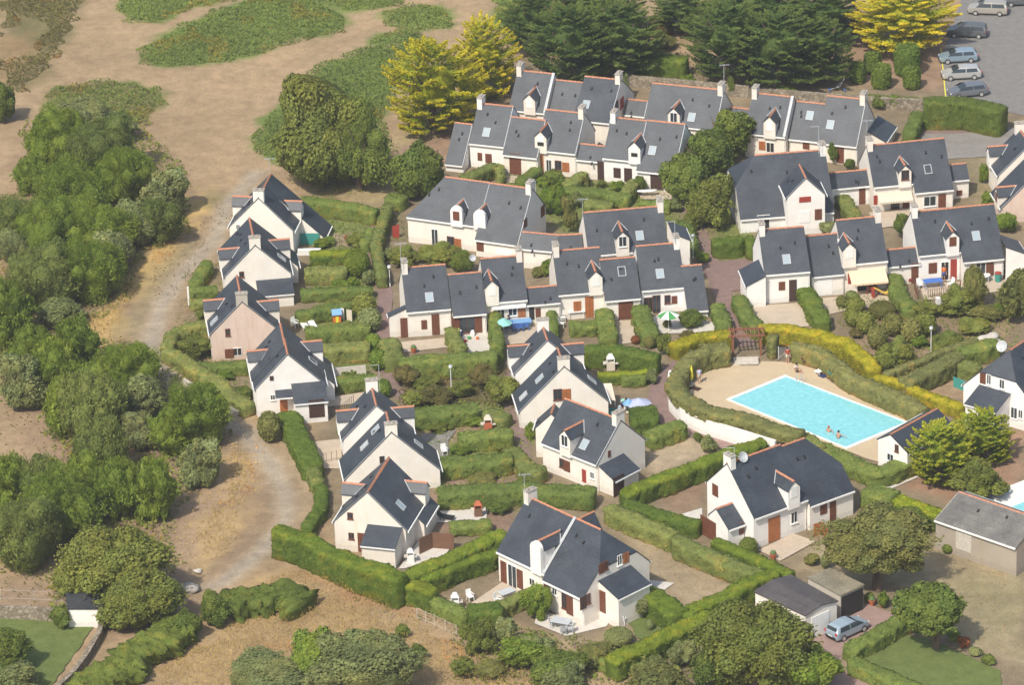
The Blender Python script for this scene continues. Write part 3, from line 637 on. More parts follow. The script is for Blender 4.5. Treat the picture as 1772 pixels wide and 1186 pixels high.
            fp=[G(x,yy+.03,z) for x,z in pr];m.slab(fp if s>0 else fp,tuple(-ey*(yy+.03-(.25 if not rnd else yy-.35))) )
            if rnd:m.slab([G(x*.94,yy-.3,z if z<ze+.1 else ze) for x,z in((-w_,he-.5),(w_,he-.5),(w_,ze-.05),(-w_,ze-.05))],tuple(-ey*1.5))
            do=m.build('dormer',M[tint if tint!='wall_pink' else 'wall_cream'] if not rnd else M['wall_white'],e,O)
            m=MB();vv=MB();yo=yy+.1 if not rnd else yy-.36;ov=.13
            for sx in(1,-1):
                q=[G(0,yo,zA),G(sx*(w_+ov),yo,ze-.1),G(sx*(w_+ov),(f['H']-(ze-.1))/kk-.02,ze-.1),G(0,yb_,zA)]
                m.slab(q if (sx<0)==(s>0) else q[::-1],(0,0,-.08));vv.tube([G(0,yb_,zA+.03),G(sx*(w_+ov+.02),(f['H']-(ze-.1))/kk,ze-.05)],.045,5)
            m.build('dormer_roof',M['slate'],do,O);vv.build('flashing',M['zinc'],do,O)
            m=MB();
            for sx in(1,-1):
                q=[G(0,yo+.02,zA+.06),G(0,yb_,zA+.06),G(sx*.13,yb_,zA-.06),G(sx*.13,yo+.02,zA-.06)]
                m.slab(q if sx>0 else q[::-1],(0,0,-.03))
            m.build('ridge_tiles',M['ridge'],do,O)
            wc=G(0,yy+.03,ze-.42);t=f['ex']*s
            if 'b' in op:panel('shutter',wc,ey,t,.72,1.0,.04,'brown',do)
            elif 'w' in op:panel('roller_shutter',wc,ey,t,.76,1.1,.04,'white_paint',do)
            elif 'd' in op:window(wc,ey,t,.72,1.05,'glass',par=do)
            elif 'h' in op:
                panel('roller_shutter',wc+UP*.2,ey,t,.76,.7,.04,'white_paint',do);panel('pane',wc-UP*.4,ey,t,.7,.4,.04,'dark_in',do)
            else:window(wc,ey,t,.72,.95,'glass','brown',par=do)
        elif k=='lean':
            pl,p1,p2,out,drop=ft[1:6];q,n,t=plane(pl);a=hit(*p1,q,n);c=hit(*p2,q,n);zt=(a.z+c.z)/2;op=ft[6] if len(ft)>6 else ''
            if (c-a).dot(t)<0:a,c=c,a
            t=(c-a);t.z=0;Lw=t.length;t.normalize();base=Vector((a.x,a.y,0));G=lambda x,y,z:base+t*x+n*y+UP*z
            zl=zt-drop;m=MB();m.slab([G(-.08,0.005,zt),G(-.08,out+.15,zl),G(Lw+.08,out+.15,zl),G(Lw+.08,.005,zt)],(0,0,-.1));lr=m.build('annex_roof',M[roof],e,O)
            m=MB();m.box(-.08,Lw+.08,out+.152,out+.23,zl-.16,zl-.05,(base,t,n));m.build('gutter',M['white_paint'],lr,O)
            if 'c' not in op:
                m=MB();zb=zl+.15*drop/out-.1
                G2=[(0,-.2),(out,-.2),(out,zb),(0,zt-.12)]
                m.poly([G(0,y,z) for y,z in G2][::-1]);m.poly([G(Lw,y,z) for y,z in G2]);m.poly([G(0,out,-.2),G(Lw,out,-.2),G(Lw,out,zb),G(0,out,zb)]);m.build('annex_wall',M[tint],e,O)
            if 's' in op:LN[0]=(G(0,0,0),-t,n)   # side facing start
            elif 'e' in op:LN[0]=(G(Lw,0,0),t,-n)
            else:LN[0]=(G(0,out,0),n,t)
        elif k=='awn':
            pl,p1,p2,out,drop,mt=ft[1:7];q,n,t=plane(pl);a=hit(*p1,q,n);c=hit(*p2,q,n);m=MB()
            nn=10
            A=a+n*.06;C=c+n*.06;m.slab([A,A+n*out-UP*drop,C+n*out-UP*drop,C] if (c-a).dot(t)>0 else [C,C+n*out-UP*drop,A+n*out-UP*drop,A],(0,0,-.04));ao=m.build('awning',M[mt],e,O)
            m=MB()
            for i in range(nn):
                u0_,u1_=(i+.03)/nn,(i+.97)/nn;X0=A.lerp(C,u0_)+n*(out+.002)-UP*(drop+.0);X1=A.lerp(C,u1_)+n*(out+.002)-UP*(drop);m.poly([X0,X1,X1-UP*.2,X0-UP*.2])
            m.build('valance',M[mt],ao,O)
        elif k=='post':
            px,py,hh,mt=ft[1:5];p=P(px,py,0);m=MB();m.tube([p,p+UP*hh],.06,6);m.build('post',M[mt],e,O)
    return e
T=-20.;Rr=8.5;Mm=7.;Lc=-83.
G1='slate-roofed houses of the upper rows';G2='slate-roofed houses of the right-hand rows';G3='slate-roofed houses of the middle row';G4='gable-on houses of the left column';G5='gable-on houses of the middle column'
house('upper-row house with low left wing and left-end chimney beside the golden cypress','wall_white',[b((828,177.3),(888.5,184),'h',T,chim='A'),b((786.6,211.5),(818,214.5),'c',T)],
 [('sky',842,229),('S','F',830.5,271,7,12),('S','F',845.5,274,10,14,)],group=G1)
house('upper-row house with orange-brown garage door and right-end chimney beside a white dormer','wall_cream',[b((944.6,188),(1012,196),'h',T,chim='B'),b((884,202),(945,207),'l',T),b((1003,248),(1049.6,252.5),'k',T)],
 [('dor','F',935,226,'h'),('blk',1),('G','F',892,289,18,32),('blk',0),('D','F',936,291,9,28,'orange_wood'),('WB','F',966,286,9,13),('S','F',979,289,11,14,'orange_wood'),('O','F',950,288,7,20),('lean','B',(1022,262),(1036,247),1.6,.9)],group=G1)
house('upper-row house with left-end chimney, white dormer and wide dark garage door facing the surfboard','wall_white',[b((1058,202.3),(1120,208),'h',T,chim='A'),b((1120,208),(1186.7,213.9),'h',T,run=4.25,he=2.05,runb=3.4,heb=2.8)],
 [('dor','F',1097.4,244.7,'h'),('blk',1),('sky',1129,260.7),('G','F',1137,316,20,26,'dark_brown'),('blk',0),('D','F',1040,308,10,30,'dark_brown'),('S','F',1068,299,11,15,'dark_brown'),('D','F',1087,303,12,21,'dark_brown'),('blk',1),('lean','B',(1174,279),(1196,258),1.5,.8)],group=G1)
house('topmost house by the golden cypress with white dormer and left-end chimney','wall_cream',[b((896,120.5),(960,127.3),'h',T,chim='A',band='B')],[('dor','F',915.6,162,'w')],group=G1)
house('topmost-row house behind the garage-door house, with cream end gable and red shutter','wall_cream',[b((1012.8,130),(1075,138.5),'h',T,chim='B',run=4.5),b((962,137.7),(1012,142),'l',T),b((1085,171.3),(1122,174),'k',T)],
 [('sky',1014.5,181),('S','B',1076,178,6,16,'red'),('WB','B',1067,183,5,12)],group=G1)
house('topmost-row house with tall aerial, dormer and skylight between two link roofs','wall_cream',[b((1127.8,143.5),(1254,154.5),'h',T,chim='B'),b((1263,185),(1300,188.5),'k',T)],
 [('dor','F',1165.7,186,'d'),('sky',1197,203),('S','F',1222,243,6,8)],group=G1)
house('topmost-row house with white dormer and left-end chimney below the dry-stone wall','wall_cream',[b((1302,161),(1374.5,166),'h',T,chim='A',band='B')],[('dor','F',1331.5,200.7,'w'),('S','F',1319,252,10,13,'orange_wood'),('O','F',1333,255,11,14)],group=G1)
house('last house at the right of the topmost row, slate lean-to on its gable','wall_cream',[b((1430.6,165.7),(1500,170.5),'h',T,chim='B',run=3.9,he=2.2),b((1377,174.6),(1432,179.3),'l',T)],
 [('blk',1),('sky',1401.5,200),('S','F',1395,251,10,12),('blk',0),('sky',1437,216),('D','F',1454,269,11,27),('lean','B',(1501,223),(1519,203),2.0,1.1)],group=G1)
house('large half-hipped white house with a broad front gable right of the dark centre trees','wall_white',[b((1304.9,267.8),(1428,258.5),'h',6.5,H=6.6,he=1.6,run=5.0,runb=3.4,hipA=(2.4,4.2),chim='B'),b((1434.5,299),(1500,292.5),'k',Rr),
  b((1384.6,284),(1394,308),'h',-83.5,H=6.3,he=4.15,run=2.15)],
 [('blk',2),('S','B',1393,345,18,8,'red'),('R','B',1392,375,18,18),('S','B',1416,371,11,16),('blk',0),('O','F',1321,384,18,20),('R','F',1297,392,20,20),('blk',1),('D','F',1492,336,10,30)],group=G2)
house('right-row house with beige retracted awning, brown-windowed dormer and left-end chimney','wall_warm',[b((1499,251.4),(1567,244.8),'h',Rr,chim='A'),b((1567,244.8),(1633.8,237.9),'h',Rr,run=4.2,he=2.0,runb=3.4,heb=2.8),b((1642,284.2),(1672.5,282),'k',Rr)],
 [('dor','F',1566.4,285,''),('blk',1),('sky',1605.7,293,1,'slate'),('blk',0),('awn','F',(1517,334),(1576,329),1.3,.55,'beige'),('S','F',1515,346,6,14,'red'),('S','F',1568,355,11,16),('WB','F',1549,354,12,12),('blk',1),('W','F',1609,348,18,14),('S','F',1630,349,12,20),('blk',2),('S','F',1660,334,9,8)],group=G2)
house('white right-row house with skylight, left slate lean-to and orange-brown door above the pool gate','wall_white',[b((1312,397.5),(1391,391),'h',6.5,H=6.7,he=3.25,run=3.45,chim='A')],
 [('sky',1361,449),('lean','A',(1313,450),(1325,476),1.9,1.0),('D','F',1318.5,510,11,31,'orange_wood'),('S','F',1353,495,10,13),('S','F',1372,504,12,33,'dark_brown')],group=G2)
house('right-row house with yellow awning over a play terrace and white garage door','wall_warm',[b((1446,380.7),(1523,373),'h',Rr,H=6.6,he=3.15,run=3.45,chim='B'),b((1393,408),(1449,403),'l',Rr),b((1532,433),(1588,426),'k',Rr)],
 [('dor','F',1470,420,'w'),('awn','F',(1467.5,469),(1530.5,463),1.7,.75,'awn'),('S','F',1471,482,7,16,'red'),('O','F',1500,497,30,16),('blk',1),('R','F',1427,500,24,26),('blk',2),('S','F',1575,485,3,3,'red')],group=G2)
house('right-row house above a blue-covered table, brown shutters and right-hand lean-to','wall_white',[b((1576,366.5),(1649,359.2),'h',Rr,H=6.5,he=3.1,run=3.4,chim='A'),b((1649,359.2),(1719.8,352),'h',Rr,H=6.5,run=4.3,he=2.3,runb=3.4,heb=3.1)],
 [('dor','F',1649,400,'b'),('blk',1),('sky',1689,408.5),('S','F',1713,466,12,20),('W','F',1697,466,14,18),('blk',0),('S','F',1614,464,13,16),('D','F',1583,477,11,31),('O','F',1635,469,11,27),('S','F',1650,471,10,31,'red'),('blk',1),('lean','B',(1727,404),(1741,428),2.0,1.0,'')],group=G2)
# far right pair
house('house cut by the right edge with white upper gable strip and left-facing dormer','wall_warm',[b((1768,221),(1778,250),'h',Lc,chim='A')],[('dor','F',1722.8,252,'xw')],group=G2)
house('nearer house cut by the right edge, with long slate slope and red rooflight','wall_pink',[b((1795,257),(1803,286),'h',Lc,chim='B',run=4.6,he=1.6,runb=3.4,heb=2.8)],[('dor','F',1742,322,'xb')],group=G2)
# middle
house('big hipped house with two round-topped white dormers and a long slate front','wall_warm',[b((770.5,305),(848,316),'h',-23,H=6.4,he=2.9,run=3.5,hipA=(3.0,2.95)),b((848,316),(922,326.5),'h',-23,H=6.4,run=4.5,he=1.9,runb=3.5,heb=2.9,chim='B'),b((903.8,400.4),(968,406.5),'k',-17,trim=''),b((964,406.2),(1007,404.7),'k',3,trim='')],
 [('dor','F',789,357,'rb'),('dor','F',829,364,'rw'),('W','F',753,421,9,24),('WB','F',780,418,10,14),('S','F',792,421,11,14,'orange_wood'),('blk',1),('S','B',939,365,6,16),('S','B',909,386,5,13),('R','F',872,437,26,8),('S','F',831,426,11,15),('blk',2),('S','F',903,448,5,30)],group=G3)
house('middle house standing alone behind the centre row, with open dormer window and right-end chimney','wall_warm',[b((1008.5,367.5),(1147,355.5),'h',Mm,chim='B')],
 [('dor','F',1077,400,'d'),('sky',1107,408),('lean','B',(1154,382),(1163,402),1.8,1.0)],group=G3)
house('centre-row house at the left end with aerial, left lean-to, skylight and three brown shutters','wall_warm',[b((694,463),(771.3,457),'h',Mm,chim='A')],
 [('sky',743,515),('lean','A',(701,521),(703,540),1.7,.75),('S','F',734,562,9,14),('S','F',754,567,12,32),('S','F',699.5,574,11,30)],group=G3)
house('centre-row house with open wide window, toys on the terrace and right-end chimney','wall_warm',[b((830.7,447.7),(903,441),'h',Mm,chim='B'),b((774.8,475),(833,469.8),'l',Mm),b((907,498.5),(966,492.8),'k',Mm)],
 [('dor','F',850.8,485,'w'),('awn','F',(850,530),(909,525),.35,.1,'white_paint'),('O','F',867,549,10,22),('W','F',887,539,12,12),('S','F',903,541,12,14,'orange_wood'),('S','F',855,549,10,17,'orange_wood'),('blk',1),('WB','F',808,559,24,28),('S','F',789,563,12,28),('S','F',828,560,11,28),('blk',2),('D','F',920,541,8,22,'dark_in'),('S','F',931,541,8,14)],group=G3)
house('centre-row house with left-end chimney, white dormer and wide brown garage door','wall_warm',[b((956,434),(1037.4,427),'h',Mm,chim='A'),b((1037,449),(1099.5,444),'l',Mm)],
 [('dor','F',1030.6,468.5,'w'),('S','F',999,530,12,15,'orange_wood'),('S','F',1020,537,13,32,'orange_wood'),('blk',1),('sky',1076,470,1,'slate'),('G','F',1083,538,23,32)],group=G3)
house('centre-row house at the right end with a long low wing, above the green parasol','wall_white',[b((1099.5,425.8),(1175,419),'h',Mm,H=6.05,he=2.65,chim='B'),b((1178,460.2),(1214.6,457.4),'c',Mm)],
 [('sky',1142,474),('O','F',1122,527,12,20,'brown'),('WB','F',1136,530,11,26),('WB','F',1155,518,8,11),('S','F',1167,519,9,12)],group=G3)
# left column
house('topmost house of the left column with broad slate roof and wide cream chimney','wall_warm',[b((458,320),(447.4,342),'h',-100,H=6.3,runb=3.6,chim='B'),b((469,300),(457,322),'h',-100,H=6.3,runb=6.2,heb=.6,trim='')],
 [('dor','F',404,338.7,'xw'),('dor','K',505,347,'xw'),('W','B',412,393,5,7)],group=G4)
house('second house of the left column, peach gable with a slate-roofed annex in front','wall_warm',[b((433.5,378.6),(439.8,424),'h',Lc,runb=3.6,chim='B'),b((432,376),(436,400),'h',Lc,runb=4.6,heb=1.7,trim='')],
 [('dor','F',383.6,430.5,'xw'),('dor','K',494.7,412.8,'xw'),('sky',487,446,-1),('WB','B',418,475,6,7),('lean','B',(444,485),(504,481),1.9,.85)],group=G4)
house('third house of the left column with a pink stained gable and weathered chimney','wall_pink',[b((410.7,476),(417.6,522),'h',Lc,runb=3.6,chim='B')],
 [('dor','F',360,519,'xw'),('dor','K',473,519,'xw'),('sky',371,556),('WB','B',394,575,6,9),('S','B',397,612,14,14),('O','B',411,609,12,11)],group=G4)
house('bright white left column house with a plain gable and dark garage door','wall_white',[b((491,585),(498.7,613),'h',Lc,H=6.3,runb=3.6),b((484,558.5),(494,598),'h',Lc,H=6.3,runb=4.7,heb=1.6,trim='')],
 [('dor','F',431,607,'xw'),('dor','K',549,589,'xw'),('blk',1),('sky',541,625,-1,'slate'),('blk',0),('S','B',470,655,6,7,'dark_brown'),('W','B',472,688,6,7),('D','B',491,700,12,24,'orange_wood'),('lean','B',(477,675),(503,674),.9,.35,'c'),('lean','B',(505,664),(561,659.5),2.4,.95),('G','N',548,707,24,28,'dark_brown')],group=G4)
house('left column house with a slanted white parapet gable above its neighbour and rear chimney','wall_white',[b((642.9,667),(651,702),'h',Lc,runb=3.5,chim='A')],
 [('dor','F',591.6,710,'xw'),('dor','K',710,702.8,'xw')],group=G4)
house('left column house with lichened roof, tall cream chimney and gable shadowed by it','wall_warm',[b((668.5,712.4),(677,748),'h',Lc,run=4.6,he=1.6,runb=4.5,heb=1.7,chim='B')],
 [('sky',650,744),('sky',631,772,1,'zinc'),('sky',724,769,-1),('O','B',661,796,6,9,'dark_brown')],group=G4)
house('lowest house of the left column with cream gable, slate annex and brown door','wall_cream',[b((673.5,793),(634.8,851.8),'h',-106,H=6.2,runb=3.6),b((673.5,791),(650,826),'h',-106,H=6.2,runb=4.5,heb=1.75,trim='')],
 [('dor','F',594.7,835,'xw'),('dor','K',718,833,'xw'),('blk',1),('sky',693,875,-1),('blk',0),('WB','B',606,893,7,8),('WB','B',608,928,7,8),('S','B',626,940,12,30),('lean','B',(637.7,909),(695,912),2.3,.9)],group=G4)
# centre column
house('middle column house with a slanted white parapet gable and two side dormers','wall_white',[b((938.5,562),(947.6,589),'h',Lc,runb=3.5,chim='A')],
 [('dor','F',887,598,'xw'),('dor','K',1004.6,593,'xw')],group=G5)
house('middle column house with peach gable, small square window and orange shutter','wall_warm',[b((965.7,601.5),(975.5,634),'h',Lc,run=4.5,he=1.7,runb=4.3,heb=1.9,chim='B')],
 [('sky',934,656),('sky',906,686,1,'zinc'),('sky',1024,658,-1),('WB','B',965,683,12,15),('S','B',980.5,683,13,17,'orange_wood')],group=G5)
house('diagonal white house with dormer, skylight and slate garage annex below the pool hedge','wall_warm',[b((978,689),(1074,727),'h',-44.5,chim='B'),b((955,699),(958,716),'k',-100,H=4.6,he=2.9,run=1.7,trim='')],
 [('dor','F',977,744,'d'),('sky',1011.6,770),('WB','F',973,802,7,12),('S','F',981,807,10,17),('S','F',1011,824,6,20,'red'),('W','F',1025,823,5,9),('S','B',1054,786,4,10),('lean','B',(1037,804.5),(1078,787),1.9,.95),('G','N',1070.5,849,17,30,'dark_brown')],group=G5,cat='house')
house('front house with half-hipped end, round-topped white dormer and white roof band','wall_warm',[b((913,859),(998,897),'h',-47.5,H=7.0,he=3.0,run=4.0,chim='A',band='B'),b((999,897),(1040,917),'h',-47.5,H=7.2,he=2.8,run=4.4,runb=4.0,hipB=(2.0,4.9)),b((1000,896),(1030,886),'h',43,H=6.9,he=3.2,run=2.6,trim='')],
 [('dor','F',926,938,'rw'),('S','F',872,996,9,34),('W','F',887,999,12,34),('S','F',900,1003,9,30),('O','F',921,1008,7,10),('blk',1),('S','F',947,1018,10,18),('W','F',960,1022,6,13),('WB','F',977,1038,7,28),('S','F',986,1045,10,36),('S','B',1009,1044,10,20,'dark_brown'),('WB','B',1018,1037,5,14),('S','B',1041,984,9,16),('WB','B',1049,979,4,12),('W','B',1072,970,6,14),('S','B',1083,966,9,16,'orange_wood'),('lean','B',(1036,1003.4),(1090,980),2.4,.9,'s'),('S','N',1043,1042,9,34)],group='detached houses below the pool')
house('detached white house nearest below the pool with orange-brown doors and satellite dish','wall_white',[b((1258,802),(1350,768.6),'h',34,H=7.1,he=3.1,run=4.0,runb=3.2,heb=3.9,chim='A',tint='wall_white'),b((1351,772),(1392,758),'h',34,H=6.9,he=2.5,run=4.3,runb=3.6,hipB=(2.4,4.5),tint='wall_warm'),b((1240,881),(1266,869.5),'k',34,H=3.5,he=2.1,run=1.9,runb=1.2,heb=2.4)],
 [('dor','F',1373.8,831,'w'),('D','F',1339.5,921,19,38,'orange_wood'),('W','F',1374,896,9,16),('blk',1),('S','F',1425,880,11,18),('S','F',1441,883,10,34),('blk',0),('S','A',1238,849,8,18),('blk',2),('S','A',1226,917,22,30),('S','F',1283,915,8,18)],group='detached houses below the pool')
house('white half-hipped house cut by the right edge beside the golden cypress','wall_white',[b((1744,604.5),(1806,570),'h',51,H=6.8,he=2.2,run=4.6,runb=4.0,heb=2.8,hipA=(2.0,4.8))],
 [('S','A',1701,655,8,16),('W','A',1711.5,657,5,14),('W','A',1734,665,6,13),('lean','A',(1696,664),(1748,683),2.5,.95),('D','A',1742,718,8,22,'dark_brown'),('W','A',1755,715,8,16),('W','A',1766,717,5,12)],group='detached houses below the pool')
house('small pool house with slate roof beside the swimming pool','wall_white',[b((1536,750),(1626,708),'k',46,H=3.9,he=2.6,run=2.2,runb=1.6,heb=2.9)],
 [('WB','A',1552,776,4,9),('W','A',1541,792,8,10)],group=None,cat='pool house',name='pool_house')
house('old stone barn with a grey sheet roof beside a small blue pool, bottom right','wall_stone',[b((1659,851),(1800,899),'k',None,H=4.2,he=2.9,run=3.7,runb=1.0,heb=3.8,trim='A')],[('D','F',1668,936,22,32,'concrete')],'grey_sheet',None,'barn','barn')
# ---------------- flat-roofed outbuildings ----------------
def qbuild(name,label,cat,px,z,wall,roof,feats=(),rise=0,group=None):
    pts=W(px,z);c=sum(pts,Vector())/4;O=Vector((c.x,c.y,0));e=empty(name,O,label,cat,group)
    ins=[p.lerp(c,.04) for p in pts]
    m=MB();n=4
    for i in range(4):
        a,b_=ins[i],ins[(i+1)%4];m.poly([(a.x,a.y,-.2),(b_.x,b_.y,-.2),(b_.x,b_.y,z-.12),(a.x,a.y,z-.12)])
    m.build('wall',M[wall],e,O)
    m=MB()
    if rise:
        a=pts[0].lerp(pts[1],.5)+UP*rise;b_=pts[3].lerp(pts[2],.5)+UP*rise   # ridge between edge 0-1 and edge 3-2
        m.slab([pts[0],a,b_,pts[3]][::-1],(0,0,-.1));m.slab([a,pts[1],pts[2],b_][::-1],(0,0,-.1))
        for q in((ins[0],ins[1],a),(ins[3],ins[2],b_)):
            g=MB();q=[Vector(v) for v in q];q[2]=q[2].lerp(c+UP*rise,.04)-UP*.12;q[0]=q[0]-UP*.12;q[1]=q[1]-UP*.12;g.poly(q)
            g.build('gable',M[wall],e,O)
    else:m.slab(pts[::-1],(0,0,-.12))
    m.build('roof',M[roof],e,O)
    for nm,i,t0,t1,z0,z1,mt in feats:
        a,b_=ins[i],ins[(i+1)%4];d=(b_-a).normalized();nn=Vector((d.y,-d.x,0));
        if nn.dot(a.lerp(b_,.5)-c)<0:nn=-nn
        A=a.lerp(b_,t0);B=a.lerp(b_,t1);m=MB();m.slab([(A.x,A.y,z0),(B.x,B.y,z0),(B.x,B.y,z1),(A.x,A.y,z1)],tuple(nn*.05));m.build(nm,M[mt],e,O)
    return e
qbuild('garage','white garage with a dark brown roof behind the parked blue car','garage',[(1304,1024),(1369,995),(1451,1040.5),(1393.5,1066)],2.7,'wall_warm','brown_slate',[('garage_door',2,.25,.8,.0,2.1,'white_paint'),('window',1,.75,.85,1.1,1.9,'dark_in')],.35)
qbuild('shed','shed with a mossy pale roof and a wide black front behind potted plants','shed',[(1396.5,999.6),(1436,983),(1496,1012),(1455,1031.4)],2.5,'wall_grey','mossy_sheet',[('door',2,.03,.97,.02,2.2,'black')])
qbuild('garden_shed','small white shed with a dark slate roof in the bottom left garden','shed',[(112.7,1027),(178,1026.5),(177,1054),(116,1054)],1.9,'wall_white','slate_dark',[])
# ---------------- walls, fences ----------------
def wall(px,h,th,mat,label,name='garden_wall',cat='wall',z0=0,group=None,cop=None):
    pts=W(px,z0+h);m=MB();L=[];Rr_=[]
    for i,p in enumerate(pts):
        d=(pts[min(i+1,len(pts)-1)]-pts[max(i-1,0)]).normalized();n=Vector((-d.y,d.x,0))*th/2;L.append(p+n);Rr_.append(p-n)
    for i in range(len(pts)-1):
        m.slab([L[i],L[i+1],Rr_[i+1],Rr_[i]][::-1],(0,0,-h-.1))
    c=pts[len(pts)//2];o=m.build(name,M[mat],None,(c.x,c.y,0));o.location=(c.x,c.y,0);return tag(o,label,cat,group)
def stonemat():
    m,n,b_=newmat('stone',.95,.1);v=n.nodes.new('ShaderNodeTexVoronoi');v.inputs['Scale'].default_value=2.6;g=n.nodes.new('ShaderNodeNewGeometry');n.links.new(g.outputs['Position'],v.inputs['Vector'])
    r=ramp(n,v.outputs['Color'],[(.1,(.19,.16,.12)),(.9,(.36,.31,.24))]);v2=n.nodes.new('ShaderNodeTexVoronoi');v2.feature='DISTANCE_TO_EDGE';v2.inputs['Scale'].default_value=2.6;n.links.new(g.outputs['Position'],v2.inputs['Vector'])
    r2=ramp(n,v2.outputs[0],[(.0,(.4,.4,.4)),(.1,(1,1,1))]);n.links.new(mix(n,r.outputs[0],r2.outputs[0],1.,'MULTIPLY'),b_.inputs['Base Color']);bump(n,b_,v2.outputs[0],.4,.05);M['stone']=m
stonemat()
wall([(1060,127),(1120,133),(1200,140),(1290,149),(1380,158),(1480,166),(1590,172),(1610,180)],1.25,.5,'stone','dry-stone wall running behind the topmost row of houses','stone_wall')
wall([(0,1049),(60,1052),(112,1056)],1.2,.4,'stone','low pale stone wall left of the small slate-roofed shed','stone_wall')
wall([(177,1066),(172,1092),(150,1130),(128,1160),(100,1186),(90,1200)],.8,.45,'stone','weathered low wall curving down from the small shed to the bottom edge','stone_wall')
wall([(318,655),(360,683),(412,712)],.5,.25,'concrete','low concrete kerb wall along the track below the long sage hedge')
wall([(788,985),(870,950),(868,940)],1.3,.2,'concrete','bare grey wall behind the front house terrace')
wall([(1310,1000),(1320,996)],.4,.2,'concrete','short grey kerb at the end of the long pale hedge')
wall([(1540,1186),(1478,1146),(1470,1142)],.3,.2,'concrete','low edging along the driveway by the lower lawn')
RW=[(1160,646),(1157,664),(1160,690),(1180,712),(1212,728),(1250,740),(1300,755),(1342,768)]
wall([(x,y-5) for x,y in RW],1.6,.3,'wall_white','curved white retaining wall of the swimming pool terrace','retaining_wall')
wall([(578,637),(633,632)],1.,.12,'concrete','thin pale garden wall right of the bright white house')
def fence(px,h,mat,label,gap=1.4,rails=2,name='fence',z0=0,mesh=True,pr=.04):
    pts=W(px,z0);c=pts[0];e=empty(name,c,label,'fence')
    for i in range(len(pts)-1):
        a,b_=pts[i],pts[i+1];n=max(1,int((b_-a).length/gap))
        for k in range(n+(1 if i==len(pts)-2 else 0)):
            p=a.lerp(b_,k/n);m=MB();m.tube([p,p+UP*h],pr,5);m.build('post',M[mat],e,c)
        m=MB()
        for r_ in range(rails):
            z=h*(.95-.8*r_/max(1,rails-1)) if rails>1 else h*.9;m.tube([a+UP*z,b_+UP*z],min(.02,pr*.4),4)
        m.build('rail',M[mat],e,c)
    return e
fence([(722,1072),(752,1084),(790,1102)],1.1,'concrete','row of pale concrete fence posts below the front house hedges',1.,2)
fence([(1,1038),(60,1040),(108,1043)],1.,'lgrey','thin wire fence above the bottom left lawn wall',2.2,pr=.02)
fence([(566,722),(590,718),(612,700)],1.0,'teak','dark garden railing between the bright white house and the slanted-gable house',.35,2,pr=.025)
fence([(565,800),(592,795),(600,830)],1.,'teak','thin brown railing left of the lichened-roof house',.5,2,pr=.025)
fence([(1606,515),(1660,508),(1662,500)],.9,'teak','brown picket fence below the blue-covered table',.22,2,pr=.035)
fence([(1582,500),(1588,518)],.9,'teak','short brown picket fence left of the blue-covered table',.22,2,pr=.035)
wall([(725,933),(748,922),(785,925)],1.6,.08,'teak','solid brown timber fence beside the lowest left column house','timber_fence','fence')
wall([(1408,908),(1422,904),(1433,912)],1.2,.1,'orange_wood','small arched orange timber gate beside the front doors of the detached house','gate','gate')
wall([(1650,652),(1670,660)],1.0,.05,'teal','green screen panel behind the half-hipped house at the right edge','screen','screen')
wall([(519,404),(552,404)],1.2,.05,'teal','green garden screen beside the topmost left column house','screen','screen')
wall([(515,432),(555,431)],.5,.5,'plastic_white','white low garden box beside the green screen','planter_box','planter')
# ---------------- pool ----------------
ZP=.02
dk=W([(1196,635),(1225,628),(1275,627),(1280,634),(1312,634),(1318,626),(1372,628),(1412,640),(1440,664),(1500,690),(1575,722),(1610,740),(1536,805),(1500,795),(1470,783),(1385,752),(1330,735),(1275,720),(1215,706),(1185,690),(1176,668),(1180,650)])
sheet('pool_deck',None,'m_deck',.02,0,dk)
pc=W([(1264,694),(1361,654),(1567,733),(1463,776)])
ctr=sum(pc,Vector())/4
# rectangular basin
ea=(pc[1]-pc[0]);eb=(pc[3]-pc[0]);
m=MB();cop=[ctr+(p-ctr)*1.0 for p in pc]
def ringq(a,s,z0,z1):
    out=[p+(p-ctr).normalized()*s for p in a]
    for i in range(4):
        j=(i+1)%4;m.slab([Vector((a[i].x,a[i].y,z1)),Vector((a[j].x,a[j].y,z1)),Vector((out[j].x,out[j].y,z1)),Vector((out[i].x,out[i].y,z1))],(0,0,z0-z1))
ringq(pc,.42,.0,.14)
pe=empty('swimming_pool',ctr,'rectangular turquoise swimming pool with white coping on the sandy terrace','swimming pool')
m.build('coping',M['m_white'],pe,ctr)
wm_,n,b_=newmat('water',.05,.5);t=noise(n,2.2,4,rough=.6);r=ramp(n,t.outputs[0],[(.3,(.19,.52,.57)),(.6,(.25,.60,.64)),(.8,(.35,.69,.72))]);n.links.new(r.outputs[0],b_.inputs['Base Color']);bump(n,b_,noise(n,5,4).outputs[0],.3,.06)
V_=[];N_=40;K_=24
for i in range(N_+1):
    for j in range(K_+1):
        p=pc[0].lerp(pc[3],j/K_).lerp(pc[1].lerp(pc[2],j/K_),i/N_);V_.append((p.x-ctr.x,p.y-ctr.y,.09+.012*math.sin(i*1.9+j*2.3)*math.cos(j*1.3-i*.7)))
ii=np.arange((N_+1)*(K_+1)).reshape(N_+1,K_+1);Fw=np.stack([ii[:-1,:-1],ii[1:,:-1],ii[1:,1:],ii[:-1,1:]],-1).reshape(-1,4)
tag(link('water',npmesh('water',V_,Fw,wm_,None,True),None,ctr),kind='structure')
m=MB();lp=P(1383,662,.1)
for s in(-.25,.25):m.tube([lp+Vector((s,-.4,-.05)),lp+Vector((s,-.4,.75)),lp+Vector((s,.1,.85)),lp+Vector((s,.45,0))],.03,6)
m.build('ladder',M['zinc'],pe,ctr)
m=MB();c2=W([(1700,862),(1772,836),(1800,850),(1720,880)]);
